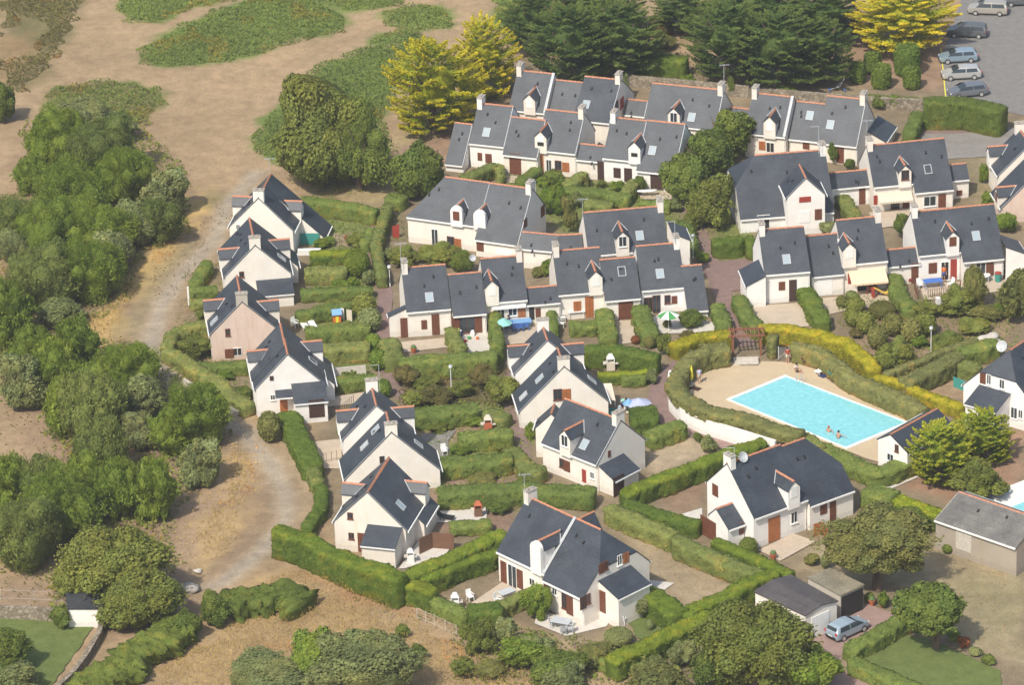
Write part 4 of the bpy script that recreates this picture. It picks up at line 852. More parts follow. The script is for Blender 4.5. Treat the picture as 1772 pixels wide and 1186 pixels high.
sheet('pool_surround',[(1706,858),(1772,832),(1830,820),(1830,900),(1745,884),(1722,873)],'m_white')
sp=empty('garden_pool',P(1765,875),'corner of a small turquoise garden pool with white surround at the right edge','swimming pool');m=MB();q=W([(1745,880),(1780,866),(1840,890),(1800,910)],.06);m.poly(q);m.build('water_surface',wm_,sp,P(1765,875))
# ---------------- hedges ----------------
GT=(1.9,1.55,.8)
for a in [
([(520,344),(600,354),(652,364)],1.5,1.5,'h_mid','long green hedge behind the topmost left column house'),
([(673,352),(657,395),(649,425),(657,452),(662,478)],1.4,1.1,'h_light','pale hedge winding along the right of the shaded footpath'),
([(640,395),(632,418)],1.3,1.0,'h_mid','short hedge on the left of the shaded footpath'),
([(536,438),(605,434)],1.3,1.2,'h_dark','dark clipped hedge with a yellow-green top below the green screen',(1.8,1.5,.8)),
([(527,468),(600,463)],1.4,1.8,'h_light','broad pale hedge left of the yellow-flowered bush'),
([(520,505),(580,502),(645,497)],1.0,1.3,'h_mid','low straight hedge above the playhouse garden'),
([(512,541),(612,525)],1.3,1.2,'h_mid','hedge behind the white loungers and the playhouse'),
([(528,571),(640,563)],1.3,1.4,'h_mid','leafy hedge just below the playhouse'),
([(556,600),(640,597)],1.5,1.8,'h_light','thick pale hedge right of the bright white house dormer'),
([(582,656),(650,651)],1.2,1.4,'h_mid','dark hedge below the thin pale garden wall'),
([(361,452),(336,487)],1.2,1.3,'h_mid','hedge beside the track next to the second left column house'),
([(328,502),(376,497)],1.,1.2,'h_mid','short hedge left of the red flowers by the third house'),
([(328,522),(360,519)],.9,1.,'h_light','small pale hedge beside the white marker post'),
([(298,572),(330,562),(362,556)],1.3,1.4,'h_light','pale hedge closing the garden left of the pink gable'),
([(287,603),(330,630),(372,656),(428,702)],1.2,1.5,'h_light','long sage hedge above the concrete kerb wall of the track'),
([(300,575),(288,602)],1.2,1.3,'h_light','short hedge end turning down towards the track'),
([(337,630),(432,630)],1.0,1.4,'h_mid','green hedge below the pink stained gable'),
([(500,714),(514,750),(534,790),(543,806)],1.5,2.0,'h_dark','wide dark green hedge along the track below the bright white house'),
([(541,808),(548,832)],1.3,1.3,'h_light','stub of pale hedge beside the brown railing'),
([(555,838),(556,875),(535,905),(527,914)],1.1,1.2,'h_dark','narrow dark hedge left of the lowest left column house'),
([(477,913),(530,930),(605,966),(697,1003)],2.7,1.8,'h_dark','massive tall hedge on the corner of the track',(1.28,1.2,.9)),
([(700,998),(775,962),(872,921)],2.0,1.6,'h_dark','tall hedge running up right from the massive corner hedge',(1.35,1.25,.85)),
([(727,1003),(800,975),(858,952)],1.7,1.,'h_dark','second narrower hedge in front of the bare grey wall',(1.35,1.25,.85)),
([(702,1008),(728,1012),(750,1024)],1.9,1.5,'h_dark','block of hedge below the corner where two tall hedges meet',(1.6,1.3,.8)),
([(752,1036),(780,1048),(806,1062)],1.3,1.3,'h_mid','hedge left of the white statue on the front terrace'),
([(810,1058),(868,1052)],1.7,2.2,'h_dark','thick dark hedge block below the front terrace'),
([(856,1048),(895,1033),(930,1018)],1.2,1.2,'h_light','pale hedge edging the front terrace beside the yellow bush'),
([(1107,1016),(1140,1036),(1178,1062)],1.8,2.2,'h_dark','broad hedge arm beside the front house slate annex',(1.25,1.2,.9)),
([(1180,1060),(1260,1026),(1342,988)],1.8,1.5,'h_dark','straight hedge rising towards the long pale hedge end',(1.35,1.25,.85)),
([(1055,1143),(1130,1108),(1235,1058)],1.8,1.8,'h_dark','long yellow-topped hedge below the brown lawn of the front house',(1.5,1.32,.8)),
([(1052,876),(1110,901),(1168,926)],1.5,1.6,'h_light','upper half of the long pale hedge right of the front house'),
([(1170,932),(1240,962),(1318,994)],1.6,1.6,'h_light','lower half of the long pale hedge right of the front house'),
([(1078,853),(1140,828),(1250,785),(1322,760)],1.7,1.5,'h_dark','long diagonal hedge left of the detached house chimney',(1.35,1.25,.85)),
([(1082,868),(1140,888),(1210,906)],1.4,1.5,'h_dark','low hedge running to the dark garage door of the detached house'),
([(1237,935),(1310,965),(1370,993)],1.5,1.2,'h_dark','yellow-green hedge below the detached house paved terrace',(1.35,1.25,.85)),
([(1420,769),(1470,795),(1522,816),(1578,794)],1.4,1.9,'h_mid','V-shaped pool hedge below the small pool house'),
([(1385,752),(1420,775)],1.7,1.8,'h_light','short hedge joining the V-shaped pool hedge near the swimmers'),
([(1500,843),(1550,860)],1.7,2.4,'h_mid','green half of the hedge below the white pool path'),
([(1552,862),(1626,888)],1.7,1.8,'h_dark','yellow-topped hedge leading to the stone barn',(2.3,1.8,.8)),
([(1313,563),(1370,566),(1422,578),(1465,593),(1498,616),(1514,640)],1.8,1.5,'h_gold','great curved golden-topped hedge above the pool'),
([(1515,650),(1562,660),(1604,680),(1665,704)],1.2,1.1,'h_gold','low golden hedge running down right of the pool'),
([(1370,596),(1410,602),(1449,626),(1471,646),(1513,668),(1565,690),(1601,708)],1.7,1.5,'h_sage','grey-green hedge along the far side of the pool'),
([(1529,648),(1620,611),(1688,584)],1.3,.8,'h_sage','thin grey-green hedge rising from the golden hedge towards the boulder'),
([(1562,658),(1620,634),(1660,612)],1.7,1.8,'h_sage','thick grey-green hedge with a green screen at its foot'),
([(1660,608),(1700,598),(1726,591)],1.6,1.8,'h_mid','dark end of the hedge beside the pale boulder'),
([(1650,622),(1695,636)],1.4,1.5,'h_light','pale hedge spur above the green screen panel'),
([(1164,598),(1213,580),(1268,574)],1.5,1.5,'h_gold','golden-topped hedge left of the pergola'),
([(1214,604),(1260,598)],1.9,2.2,'h_sage','grey-green hedge block left of the pergola steps'),
([(1330,581),(1345,583)],2.1,1.6,'h_sage','upright grey-green hedge block right of the pergola'),
([(1043,535),(1050,560),(1057,584)],1.4,1.7,'h_mid','hedge between the two centre terraces with brown doors'),
([(1108,531),(1116,555),(1125,577)],1.5,1.8,'h_mid','hedge left of the green parasol'),
([(1241,525),(1248,543),(1256,564)],1.3,1.4,'h_mid','hedge left of the path down to the pergola'),
([(1280,512),(1293,545),(1312,566)],1.3,1.5,'h_mid','hedge right of the path down to the pergola'),
([(985,561),(1034,558)],1.2,1.5,'h_mid','low hedge in front of the white garden table'),
([(953,539),(959,572)],1.2,1.0,'h_mid','narrow hedge right of the blue picnic table'),
([(1006,602),(1055,600),(1140,616)],2.0,1.5,'h_dark','tall dark hedge behind the brick barbecue'),
([(1035,646),(1120,641)],1.2,.9,'h_dark','yellow-topped hedge below the brick barbecue',(2.1,1.7,.8)),
([(1075,652),(1118,650)],1.0,.9,'h_mid','hedge right of the concrete slabs by the barbecue'),
([(672,588),(680,618)],1.7,2.0,'h_light','hedge end on the footpath left of the lower centre-row terrace'),
([(690,624),(782,618),(860,613)],1.9,2.0,'h_mid','deep hedge in front of the centre row with a dark gap in it'),
([(855,543),(860,605)],1.6,1.2,'h_mid','hedge between the toy terrace and the blue picnic table'),
([(779,568),(798,604)],1.4,1.3,'h_light','hedge left of the toy-strewn terrace'),
([(717,715),(770,709),(826,702)],1.5,2.1,'h_mid','hedge right of the slanted-gable house dormer'),
([(842,712),(880,722)],1.2,1.8,'h_light','pale hedge behind the brick garden barbecue'),
([(792,753),(850,750),(888,750)],1.4,1.8,'h_mid','hedge above the white parasol base and grey terrace'),
([(762,798),(825,794),(887,790)],1.5,2.0,'h_mid','hedge right of the lichened-roof house'),
([(885,774),(912,804),(938,816)],1.3,1.7,'h_light','pale hedge bending beside the central footpath'),
([(757,848),(900,842),(1030,850)],1.6,2.0,'h_mid','very long hedge behind the front house roof'),
([(778,908),(850,903)],.9,1.6,'h_mid','low hedge behind the brown timber fence'),
([(1090,717),(1138,714)],1.4,3.4,'h_dark','broad rounded hedge beside the blue parasols'),
([(1120,752),(1150,742),(1182,731)],1.4,1.8,'h_mid','hedge right of the diagonal white house gable'),
([(1099,97),(1190,100)],2.2,2.0,'h_dark','large square-cut green hedge among the dark cypresses'),
([(1598,172),(1670,172),(1738,186)],3.2,2.2,'f_dark','huge dark hedge beside the car park'),
([(1590,192),(1572,232)],1.4,1.5,'h_mid','hedge left of the tarmac courtyard'),
([(800,306),(830,296),(855,283)],1.4,1.4,'h_light','hedge left of the upper-row orange-brown garage door'),
([(862,283),(866,300)],1.3,.9,'h_light','narrow upright hedge beside the upper-row garage door'),
([(900,312),(918,298),(930,288)],1.1,1.3,'h_mid','hedge right of the upper-row orange-brown garage door'),
([(980,316),(996,308),(1012,298)],1.2,1.4,'h_light','wedge hedge in front of the upper link house'),
([(1082,330),(1092,320),(1098,310)],1.3,1.3,'h_light','hedge left of the upper-row dark garage door'),
([(975,326),(1035,331),(1090,341)],1.1,1.6,'h_mid','long low hedge below the upper link house'),
([(1012,348),(1060,353)],1.0,1.6,'h_light','pale low hedge behind the standing-alone middle house'),
([(1105,348),(1160,352)],1.0,1.2,'h_mid','hedge below the surfboard'),
([(1232,418),(1286,414)],1.6,1.6,'h_dark','box-shaped bright green hedge by the forecourt'),
([(1296,408),(1304,428)],1.5,1.1,'h_dark','dark hedge touching the white skylight house'),
([(1183,380),(1190,402),(1198,425)],1.2,1.4,'h_mid','hedge left of the path under the centre trees'),
([(1457,338),(1470,356),(1482,374)],1.2,1.5,'h_light','hedge beside the link roof of the large half-hipped house'),
([(1547,474),(1553,498),(1562,518)],1.3,1.6,'h_mid','hedge right of the yellow slide'),
([(1566,518),(1574,536)],1.1,1.6,'h_mid','rounded hedge end below the yellow slide'),
([(1475,503),(1482,523)],1.1,1.0,'h_light','narrow hedge left of the yellow slide terrace'),
([(1394,496),(1410,528),(1424,556)],1.4,1.7,'h_dark','hedge between the white house and the white garage door'),
([(1466,1124),(1520,1094),(1572,1063)],1.3,1.6,'h_mid','hedge right of the parked blue car'),
([(1472,1142),(1530,1165),(1590,1192)],1.1,1.6,'h_mid','pale hedge along the bottom edge of the green lawn'),
([(1500,166),(1590,172)],.6,1.2,'h_light','low scrubby hedge on the stone wall by the topmost row'),
([(1176,1155),(1060,1146),(1010,1130)],.9,1.0,'h_mid','low hedge at the tip of the front house garden'),
([(640,300),(690,330),(690,350)],.0,.0,None,None),
([(672,338),(700,345)],1.2,1.8,'h_mid','hedge behind the hipped house left end'),
]:
    if a[3] is None:continue
    hedge(a[0],a[1],a[2],a[3],a[4],mat2=a[5] if len(a)>5 else ((1.35,1.28,.9) if a[3]=='h_gold' else None))
hedge([(150,1190),(205,1150),(260,1112),(318,1072)],1.5,3.4,'f_dark','broad wild hedgerow running to the bottom edge, left of the golden meadow',None,wob=.28)
hedge([(395,1048),(440,1030),(485,1028),(527,1042)],1.2,3.6,'f_dark','long low wild thicket in the golden meadow',None,wob=.28)
hedge([(1224,604),(1198,616),(1178,634),(1170,656)],1.9,1.6,'h_sage','grey-green hedge behind the folded yellow parasol')
hedge([(1168,652),(1172,668),(1182,685),(1208,701),(1245,712),(1290,721),(1340,738),(1385,752)],.95,1.7,'h_sage','curved grey-green hedge on top of the white pool wall',z0=1.45)
# ---------------- trees ----------------
PG='pines of the left woodland'
for i,(px,py,rx,rz,lb) in enumerate([
(105,240,52,48,'pine at the top left edge of the woodland'),(170,255,60,55,'tall pine just below the grey-green treetop'),(215,300,48,45,'pine above the pale-leaved shrub tree'),
(120,330,55,50,'pine in the middle of the upper woodland'),(30,380,50,45,'pine against the left edge below the dry slope'),(85,400,58,50,'pine right of the left-edge pine in the upper woodland'),
(165,400,52,48,'pine left of the grey-green bush tree'),(60,480,62,52,'large pine above the dark gap in the upper woodland'),(155,465,50,50,'pine with a visible pale trunk above the straw slope'),
(15,540,45,52,'pine cut by the left edge, halfway down the photo'),(278,385,40,36,'bright round pine beside the dirt track'),
(215,645,55,50,'bright pine at the foot of the straw slope'),(95,640,50,42,'pine right of the grey tree at the left edge'),(150,710,52,55,'tall pine in the middle of the lower woodland'),
(335,715,56,52,'wide pine touching the dark bend of the track'),(110,700,42,45,'pine above the bare reddish patch'),(170,780,48,48,'pine below the tall middle pine of the lower woodland'),
(20,835,42,40,'pine cut by the left edge above the dark clump'),(105,870,58,55,'pine left of the large holm oak top'),(35,915,62,62,'dense pine cut by the left edge, lower woodland'),
(205,850,50,45,'pine directly above the large holm oak'),(270,850,42,48,'pine at the edge of the dry clearing'),(240,640,34,34,'small pine behind the bright slope-foot pine'),(62,602,40,36,'pine between the grey tree at the left edge and the shrub'),(135,598,44,40,'pine above the tall middle pine, behind the bright one'),(190,700,40,42,'pine between the two silvery trees and the tall middle pine'),(292,752,36,32,'pine at the right of the small round tree'),(150,835,44,42,'pine in the hollow above the large holm oak'),(68,838,40,40,'pine right of the one cut by the left edge, lower woodland'),(62,302,34,28,'pine above the left-edge pine, upper woodland')]):
    if rx:tree('pine_tree','pine','f_pine_dull' if i%3==1 else 'f_pine',px,py,rx,rz,lb,PG,fine=1)
GG='grey-green trees of the left woodland'
for px,py,rx,rz,lb in [(150,205,58,35,'grey-green treetop at the upper end of the woodland'),(290,335,42,42,'pale-leaved shrub tree beside the track'),(228,390,38,40,'grey-green bush tree above the straw slope'),
(195,440,40,40,'olive-grey tree left of the straw slope'),(35,660,45,48,'grey tree cut by the left edge above the bare patch'),(255,690,42,42,'silvery tree in the middle of the lower woodland'),(240,745,34,34,'small round tree in front of the silvery tree'),
(352,800,38,42,'isolated grey-green tree in the dry clearing'),(110,540,45,24,'low grey-green shrub below the upper woodland'),(20,430,26,32,'dull grey tree at the left edge in the upper woodland'),(195,220,40,26,'grey shrub spilling over the mown field')]:
    tree('broadleaf_tree','round','f_grey',px,py,rx,rz,lb,GG)
tree('broadleaf_tree','wild','f_dark',5,180,28,34,'dark tree cut by the left edge beside the mown field')
for px,py,rx,rz,lb in [(205,975,85,70,'upper mass of the big holm oak beside the small shed'),(245,1035,72,52,'lower mass of the big holm oak beside the small shed'),(130,1005,36,40,'rounded left flank tree of the big holm oak')]:
    tree('holm_oak','round','f_oak',px,py,rx,rz,lb,'holm oaks by the small shed',fine=1.5)
tree('oak_tree','wild','f_oak',556,232,93,97,'big dark oak above the left column of houses',fine=2,h0=-1.2)
tree('oak_tree','wild','f_dark',618,255,55,66,'dark right flank of the big oak above the left column',h0=.2)
tree('broadleaf_tree','wild','f_dark',722,295,44,46,'small dark tree between the oak and the big hipped house')
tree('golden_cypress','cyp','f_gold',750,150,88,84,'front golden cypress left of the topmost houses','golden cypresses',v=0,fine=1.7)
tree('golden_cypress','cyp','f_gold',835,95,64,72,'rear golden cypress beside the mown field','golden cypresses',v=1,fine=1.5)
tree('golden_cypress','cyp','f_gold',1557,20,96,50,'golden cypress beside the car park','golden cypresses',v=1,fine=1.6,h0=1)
tree('golden_cypress','cyp','f_lime',1625,785,58,58,'yellow-green cypress hiding the small pool house','golden cypresses',v=0,fine=1.4)
tree('golden_cypress','cyp','f_lime',1705,755,56,48,'yellow-green cypress in front of the half-hipped house at the right edge','golden cypresses',v=1,fine=1.4)
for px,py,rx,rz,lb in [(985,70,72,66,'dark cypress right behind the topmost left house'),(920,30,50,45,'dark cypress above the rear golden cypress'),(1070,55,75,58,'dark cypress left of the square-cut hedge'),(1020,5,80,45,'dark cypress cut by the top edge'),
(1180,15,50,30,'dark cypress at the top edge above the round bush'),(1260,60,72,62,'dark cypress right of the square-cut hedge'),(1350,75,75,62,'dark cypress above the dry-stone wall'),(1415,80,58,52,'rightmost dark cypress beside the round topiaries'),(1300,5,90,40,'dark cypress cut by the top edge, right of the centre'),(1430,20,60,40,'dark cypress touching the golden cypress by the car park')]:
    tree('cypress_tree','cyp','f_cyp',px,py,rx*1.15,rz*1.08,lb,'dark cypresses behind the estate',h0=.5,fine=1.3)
for px,py,rx,rz,lb,k,mt in [(1262,232,46,42,'top tree of the group in the middle of the estate','round','f_dark'),(1222,268,46,42,'middle tree of the group between the upper rows','round','f_dark'),(1192,312,40,44,'left tree of the group beside the wide dark garage door','round','f_dark'),
(1235,350,38,46,'lighter tree beside the large half-hipped house','round','f_oak'),(1205,375,26,22,'small tree leaning over the path junction','wild','f_oak')]:
    tree('broadleaf_tree',k,mt,px,py,rx,rz,lb,'trees between the house rows')
tree('holm_oak','round','f_olive',1518,940,86,54,'large olive-grey tree with a pale forked trunk by the potted plants',None,h0=1.6,fine=1.8)
tree('broadleaf_tree','round','f_dark',1620,1058,58,44,'dark round tree standing on the edge of the green lawn',None,h0=1.2)
tree('holm_oak','round','f_oak',1312,1112,88,78,'big dark oak left of the parked blue car',None,fine=1.8)
tree('holm_oak','round','f_grey',640,1150,100,58,'grey-green domed tree at the bottom edge',None,fine=1.8,h0=.1)
tree('broadleaf_tree','round','f_light',545,1150,50,48,'light green tree cut by the bottom edge')
for px,py,rx,rz,lb,k,mt in [(25,1125,42,40,'dark round tree in the bottom left garden','wild','f_dark'),(20,1178,50,26,'silver bush in the bottom left corner','wild','f_grey'),(108,1068,20,22,'dark shrub beside the small slate-roofed shed','wild','f_dark'),
(450,1175,90,34,'grey scrub cut by the bottom edge left of the domed tree','wild','f_grey'),(1140,1180,70,40,'grey-olive tree cut by the bottom edge','round','f_olive'),(980,1170,45,28,'olive shrub left of the bottom edge tree','wild','f_grey'),
(830,1100,34,30,'dark shrub below the thick dark hedge block','wild','f_oak'),(878,1090,22,26,'blue-green shrub beside the front garden table','wild','f_grey'),(895,1128,46,26,'leafy yellow-green shrub below the front house garden','wild','f_light'),
(930,1120,30,26,'grey-green shrub right of the front garden shrubs','wild','f_grey'),(960,1155,60,26,'dark shrub mass at the bottom of the front garden','wild','f_dark'),(930,1043,30,30,'yellow-green bush against the front house','wild','f_light'),
(1030,1128,38,16,'olive hedge bush at the tip of the front garden','wild','f_olive'),(1085,1090,0,0,'','wild','f_grey'),(1070,1102,26,14,'round grey shrub on the front lawn','ball','f_grey'),(1108,1045,26,22,'grey leafy shrub right of the white armchair','wild','f_grey'),(1124,1082,8,10,'small pale shrub ball by the hedge','ball','f_grey'),
(1400,1155,60,40,'bright leafy shrub cut by the bottom edge right of the big dark oak','wild','f_light'),(1235,1150,40,40,'tangled green shrub left of the big dark oak','wild','f_dark'),(1180,1130,30,26,'grey shrub left of the big dark oak','wild','f_grey'),
(1755,508,40,48,'large olive shrub cut by the right edge','round','f_olive'),(1685,500,24,40,'climbing yellow-green shrub in front of the terrace','wild','f_olive'),(1660,520,32,24,'bush right of the white laundry','wild','f_oak'),(1712,540,32,13,'low mixed bush below the white round table','wild','f_olive'),
(1228,410,0,0,'','wild','f_grey'),(1390,380,14,12,'round shrub below the broad front gable','ball','f_mid' if 'f_mid' in M else 'f_oak'),(1562,392,18,26,'conical shrub below the beige awning','wild','f_dark'),(1445,395,26,12,'blue-green shrub right of the broad front gable','wild','f_grey'),
(617,455,24,25,'ball-shaped bright tree beside the dark clipped hedge','ball','f_light'),(592,485,0,0,'','wild','f_light'),(611,490,12,12,'yellow-flowered bush by the shaded footpath','wild','f_light'),(636,480,16,14,'blue-green bush by the shaded footpath','wild','f_grey'),
(630,528,22,22,'round green shrub right of the playhouse, upper one','ball','f_oak'),(640,553,22,20,'round green shrub right of the playhouse, lower one','ball','f_grey'),(646,594,16,17,'bright shrub ball beside the shaded footpath','ball','f_light'),(654,622,17,19,'second bright shrub ball beside the shaded footpath','ball','f_light'),
(663,672,15,17,'bright shrub ball near the end of the shaded footpath','ball','f_light'),(466,738,22,28,'rounded shrub beside the wide dark green hedge','ball','f_olive'),(335,600,36,22,'dark bush left of the pink stained gable','wild','f_oak'),(420,680,20,12,'small bush left of the bright white house','wild','f_dark'),
(598,745,18,14,'dark shrub left of the slanted white parapet','wild','f_dark'),(625,745,14,16,'yellow-green shrub with orange flowers by the terrace','wild','f_light'),(955,345,26,28,'bright lime shrub behind the big hipped house','wild','f_light'),(985,372,15,34,'column-shaped conifer behind the big hipped house','wild','f_olive'),
(1000,345,12,16,'shrub beside the column-shaped conifer','wild','f_grey'),(960,307,20,14,'dark shrub below the orange upper door','wild','f_dark'),(1068,322,16,9,'flowering shrub below the upper dark shutters','wild','f_light'),(1107,318,12,15,'dark shrub left of the upper dark garage door','wild','f_dark'),
(1014,314,12,12,'shrub left of the dark upper link door','wild','f_olive'),(700,445,30,16,'mixed shrubs in front of the big hipped house','wild','f_oak'),(765,440,42,14,'long shrub against the big hipped house','wild','f_oak'),(800,452,22,24,'clipped shrub below the round-topped dormers','wild','f_dark'),
(950,462,16,14,'yellow-flowered shrub against the link house','wild','f_light'),(930,470,14,8,'small yellow shrub by the link house','wild','f_olive'),(875,285,0,0,'','wild','f_dark'),(1175,715,0,0,'','wild','f_dark'),(1228,770,18,16,'silver shrub on the sandy plot below the pool wall','wild','f_grey'),(1206,757,9,10,'green shrub with orange flowers below the pool wall','wild','f_dark'),
(1145,690,0,0,'','wild','f_dark'),(1128,652,14,14,'palm-like shrub beside the curved path','wild','f_grey'),(1295,945,17,15,'round shrub beside the detached house annex','ball','f_dark'),(1406,968,16,10,'flowering shrub in front of the detached house','wild','f_olive'),(1430,972,10,14,'blue-grey shrub left of the large olive-grey tree','wild','f_grey'),
(1505,1018,0,0,'','wild','f_dark'),(1690,830,56,30,'spreading dark shrub below the yellow-green cypresses','wild','f_oak'),(1640,950,10,8,'green tarpaulin-like bush by the barn wall','ball','f_dark'),(1575,905,30,26,'green shrub left of the barn','wild','f_dark'),(1480,960,0,0,'','wild','f_dark'),
(985,770,0,0,'','wild','f_dark'),(1265,600,0,0,'','wild','f_dark'),(1215,445,14,9,'pale shrub at the foot of the street lamp','wild','f_light'),(1155,560,10,8,'flowering shrub below the long low wing','wild','f_olive'),(1200,552,30,12,'white-flowered green bed below the long low wing','wild','f_dark'),
(1190,580,18,8,'brownish shrub below the white-flowered bed','wild','f_heath'),(1150,595,14,22,'scrubby bush left of the golden-topped hedge','wild','f_oak'),(1124,592,11,11,'round grey topiary beside the pebbles','ball','f_olive'),(1100,588,9,7,'dark red round shrub beside the pebbles','ball','f_red'),(1070,580,0,0,'','wild','f_red'),
(370,1052,34,30,'dark green bush beside the pale rock','wild','f_dark'),(318,1082,34,26,'bush at the upper end of the wild hedgerow','wild','f_dark'),
(542,1029,7,6,'tiny bush below the massive corner hedge','ball','f_oak'),(697,1092,13,12,'small bush beside the gravel footway','wild','f_dark'),(722,1128,15,16,'small dark bush right of the domed tree','wild','f_dark'),(800,1155,24,16,'low bush right of the gravel footway','wild','f_oak'),(845,1160,30,14,'low scrub below the front garden','wild','f_olive'),
(1560,1030,0,0,'','wild','f_dark'),(1528,1038,11,16,'leafy potted shrub beside the driveway','wild','f_light'),(1506,1035,9,11,'small shrub at the corner of the black-fronted shed','wild','f_dark'),(1495,975,0,0,'','wild','f_dark'),(1550,1058,10,7,'potted plant beside the driveway','wild','f_dark'),
(280,960,0,0,'','wild','f_dark'),(700,660,0,0,'','wild','f_dark'),(1080,150,14,24,'blue-green conifer behind the cream end gable','wild','f_grey'),(1190,140,16,12,'green shrub behind the aerial house','wild','f_light'),(1265,147,9,18,'slim dark conifer right of the tall aerial','wild','f_dark'),(1240,160,0,0,'','wild','f_dark'),
(1360,158,26,9,'yellow-green shrubs along the dry-stone wall','wild','f_light'),(1520,176,16,11,'dark shrub above the slate lean-to','wild','f_dark'),(1548,175,13,12,'yellow shrub above the slate lean-to','wild','f_light'),(1145,45,24,15,'brownish round bush among the cypresses','ball','f_heath'),(1150,72,24,14,'yellowish clipped bush among the cypresses','wild','f_olive'),
(1440,264,10,20,'shrub between the topmost and right-hand rows','wild','f_dark'),(1470,285,10,12,'conifer below the dark red upper door','wild','f_dark'),(1703,300,10,18,'leafy shrub beside the red brick path','wild','f_light'),(1712,345,16,14,'green shrub below the cut-off houses','wild','f_light'),(1745,385,22,16,'green shrub at the right edge below the cut-off houses','wild','f_light'),
(1680,362,0,0,'','wild','f_dark'),(1590,490,9,12,'','wild','f_dark')]:
    if rx and lb:
        big=rx>40
        if k=='ball':shrub('shrub',k,mt,px,py,rx,rz,lb,'shrubs and bushes')
        else:shrub('shrub',k,mt,px,py,rx,rz,lb,'shrubs and bushes')
TP=[(1484,125,15,18,'leftmost small drum topiary beside the blue swing frame'),(1510,108,16,18,'drum topiary behind the other two left drums'),(1525,131,18,21,'middle drum topiary of the front three'),(1570,103,23,26,'largest drum topiary near the car park'),(1578,134,16,19,'drum topiary in front of the largest one')]
for px,py,rx,rz,lb in TP:
    shrub('topiary','drum','h_dark',px,py,rx,rz*1.0,lb,'drum-shaped topiary bushes','topiary')
for px,py,rx,rz,lb in [(1457,522,11,11,'small clipped ball left of the shrub garden'),(1476,548,16,17,'leftmost rounded shrub above the great curved hedge'),(1498,558,17,20,'rounded grey shrub above the great curved hedge'),(1519,583,19,22,'grey dome shrub nearest the great curved hedge'),(1545,562,19,20,'rounded shrub in the middle of the shrub garden'),
(1577,572,19,22,'grey-green dome shrub in the shrub garden'),(1600,560,22,20,'pale dome shrub at the top of the shrub garden'),(1560,612,34,24,'broad dark dome shrub left of the shrub garden lamp post'),(1532,622,20,22,'shrub at the end of the great curved hedge'),(1624,604,14,9,'yellowish shrub at the foot of the shrub garden lamp post'),(1646,590,34,11,'brown-green spreading shrub right of the lamp post'),(1684,562,34,10,'bright green spreading shrub in the right garden'),(1650,533,28,11,'low green shrub above the shrub garden'),(1480,528,18,14,'bush under the yellow slide terrace'),(1527,536,24,14,'mixed bush below the yellow slide'),(1600,535,30,14,'yellow-green low bush right of the rounded hedge end')]:
    shrub('shrub','ball' if rx<25 else 'wild','f_olive' if px%2 else 'f_oak',px,py,rx,rz,lb,'rounded shrubs of the shrub garden')
for px,py,rx,rz,lb in [(700,650,26,20,'brownish bush left end of the wild bed behind the deep hedge'),(740,662,28,13,'green bush left of the wild bed lamp post'),(800,672,26,15,'green bush right of the wild bed lamp post'),(835,650,30,22,'tall scrub bush in the wild bed'),(868,675,34,24,'pale scrub bush at the right end of the wild bed'),(755,685,34,16,'reddish-brown bush in the wild bed'),(718,690,22,14,'yellow-green bush beside the pale hedge end')]:
    shrub('shrub','wild','f_heath' if px in(700,755,835) else 'f_oak',px,py,rx,rz,lb,'bushes of the wild bed')
# ---------------- ground cover ----------------
def patch(name,px,mat,dens,size,h,seed,asp=.5,label=None):
    """uncountable low growth scattered over a polygon, standing up from the ground"""
    global rng
    rng=np.random.default_rng(seed);pts=W(px);xs_=[p.x for p in pts];ys_=[p.y for p in pts];A=(max(xs_)-min(xs_))*(max(ys_)-min(ys_));n=int(A*dens)
    X=rng.uniform(min(xs_),max(xs_),n);Y=rng.uniform(min(ys_),max(ys_),n);d=segdist(X,Y,pts,True);ins=inside(X,Y,pts);wv=(vnoise(X,Y,1.5,seed)-.5)*2.2
    k=np.where(ins,d,-d)+wv>0;X=X[k];Y=Y[k];dd=np.clip((np.where(ins,d,-d)[k]+wv[k])/1.2,.15,1);n=len(X)
    hh=h*dd*(.6+.8*vnoise(X,Y,1.1,seed+1))
    mode=rng.random(n);Zc=hh*mode
    N=rng.normal(size=(n,3))*.6+np.array([0,-.3,.8]);N/=np.linalg.norm(N,axis=1,keepdims=True)
    up=np.array([0,0,1.])+rng.normal(size=(n,3))*.5
    V,Fq_=quads(np.stack([X,Y,Zc],1),N,size*rng.uniform(.6,1.2,n),asp,up=up if asp<.4 else None)
    b_=np.repeat(rng.uniform(.75,1.25,n)*(.8+.4*vnoise(X,Y,2.5,seed+2)),4);c=W([px[0]])[0]
    red=np.repeat((vnoise(X,Y,3.,seed+5)>.8),4)[:,None]
    C=np.stack([b_]*3,1);C=np.where(red,C*np.array([1.3,.9,.75]),C)
    o=link(name,npmesh(name,V,Fq_,M[mat],C));o['kind']='stuff'
    if label:o['label']=label
    return o
FERN=[[(232,95),(262,70),(330,35),(400,10),(450,-10),(560,5),(605,40),(570,62),(500,72),(440,95),(350,112),(290,115),(245,108)],
[(200,18),(225,-20),(700,-20),(690,8),(620,18),(560,10),(440,-8),(330,10),(280,38),(230,40)],
[(75,180),(100,150),(160,138),(230,142),(285,160),(292,180),(260,200),(225,215),(180,205),(90,200)],
[(430,235),(470,190),(520,150),(560,110),(630,85),(700,72),(745,62),(750,90),(720,130),(680,160),(670,200),(660,260),(560,300),(480,280),(440,260)],
[(660,22),(700,10),(760,8),(785,20),(782,48),(720,55),(672,42)],[(636,75),(650,60),(690,52),(730,62),(700,75)],
[(0,-10),(150,-20),(120,55),(75,130),(40,160),(0,150),(0,110),(60,90),(80,40),(40,30),(0,60)],[(850,-20),(960,-20),(930,60),(890,80),(855,50)]]
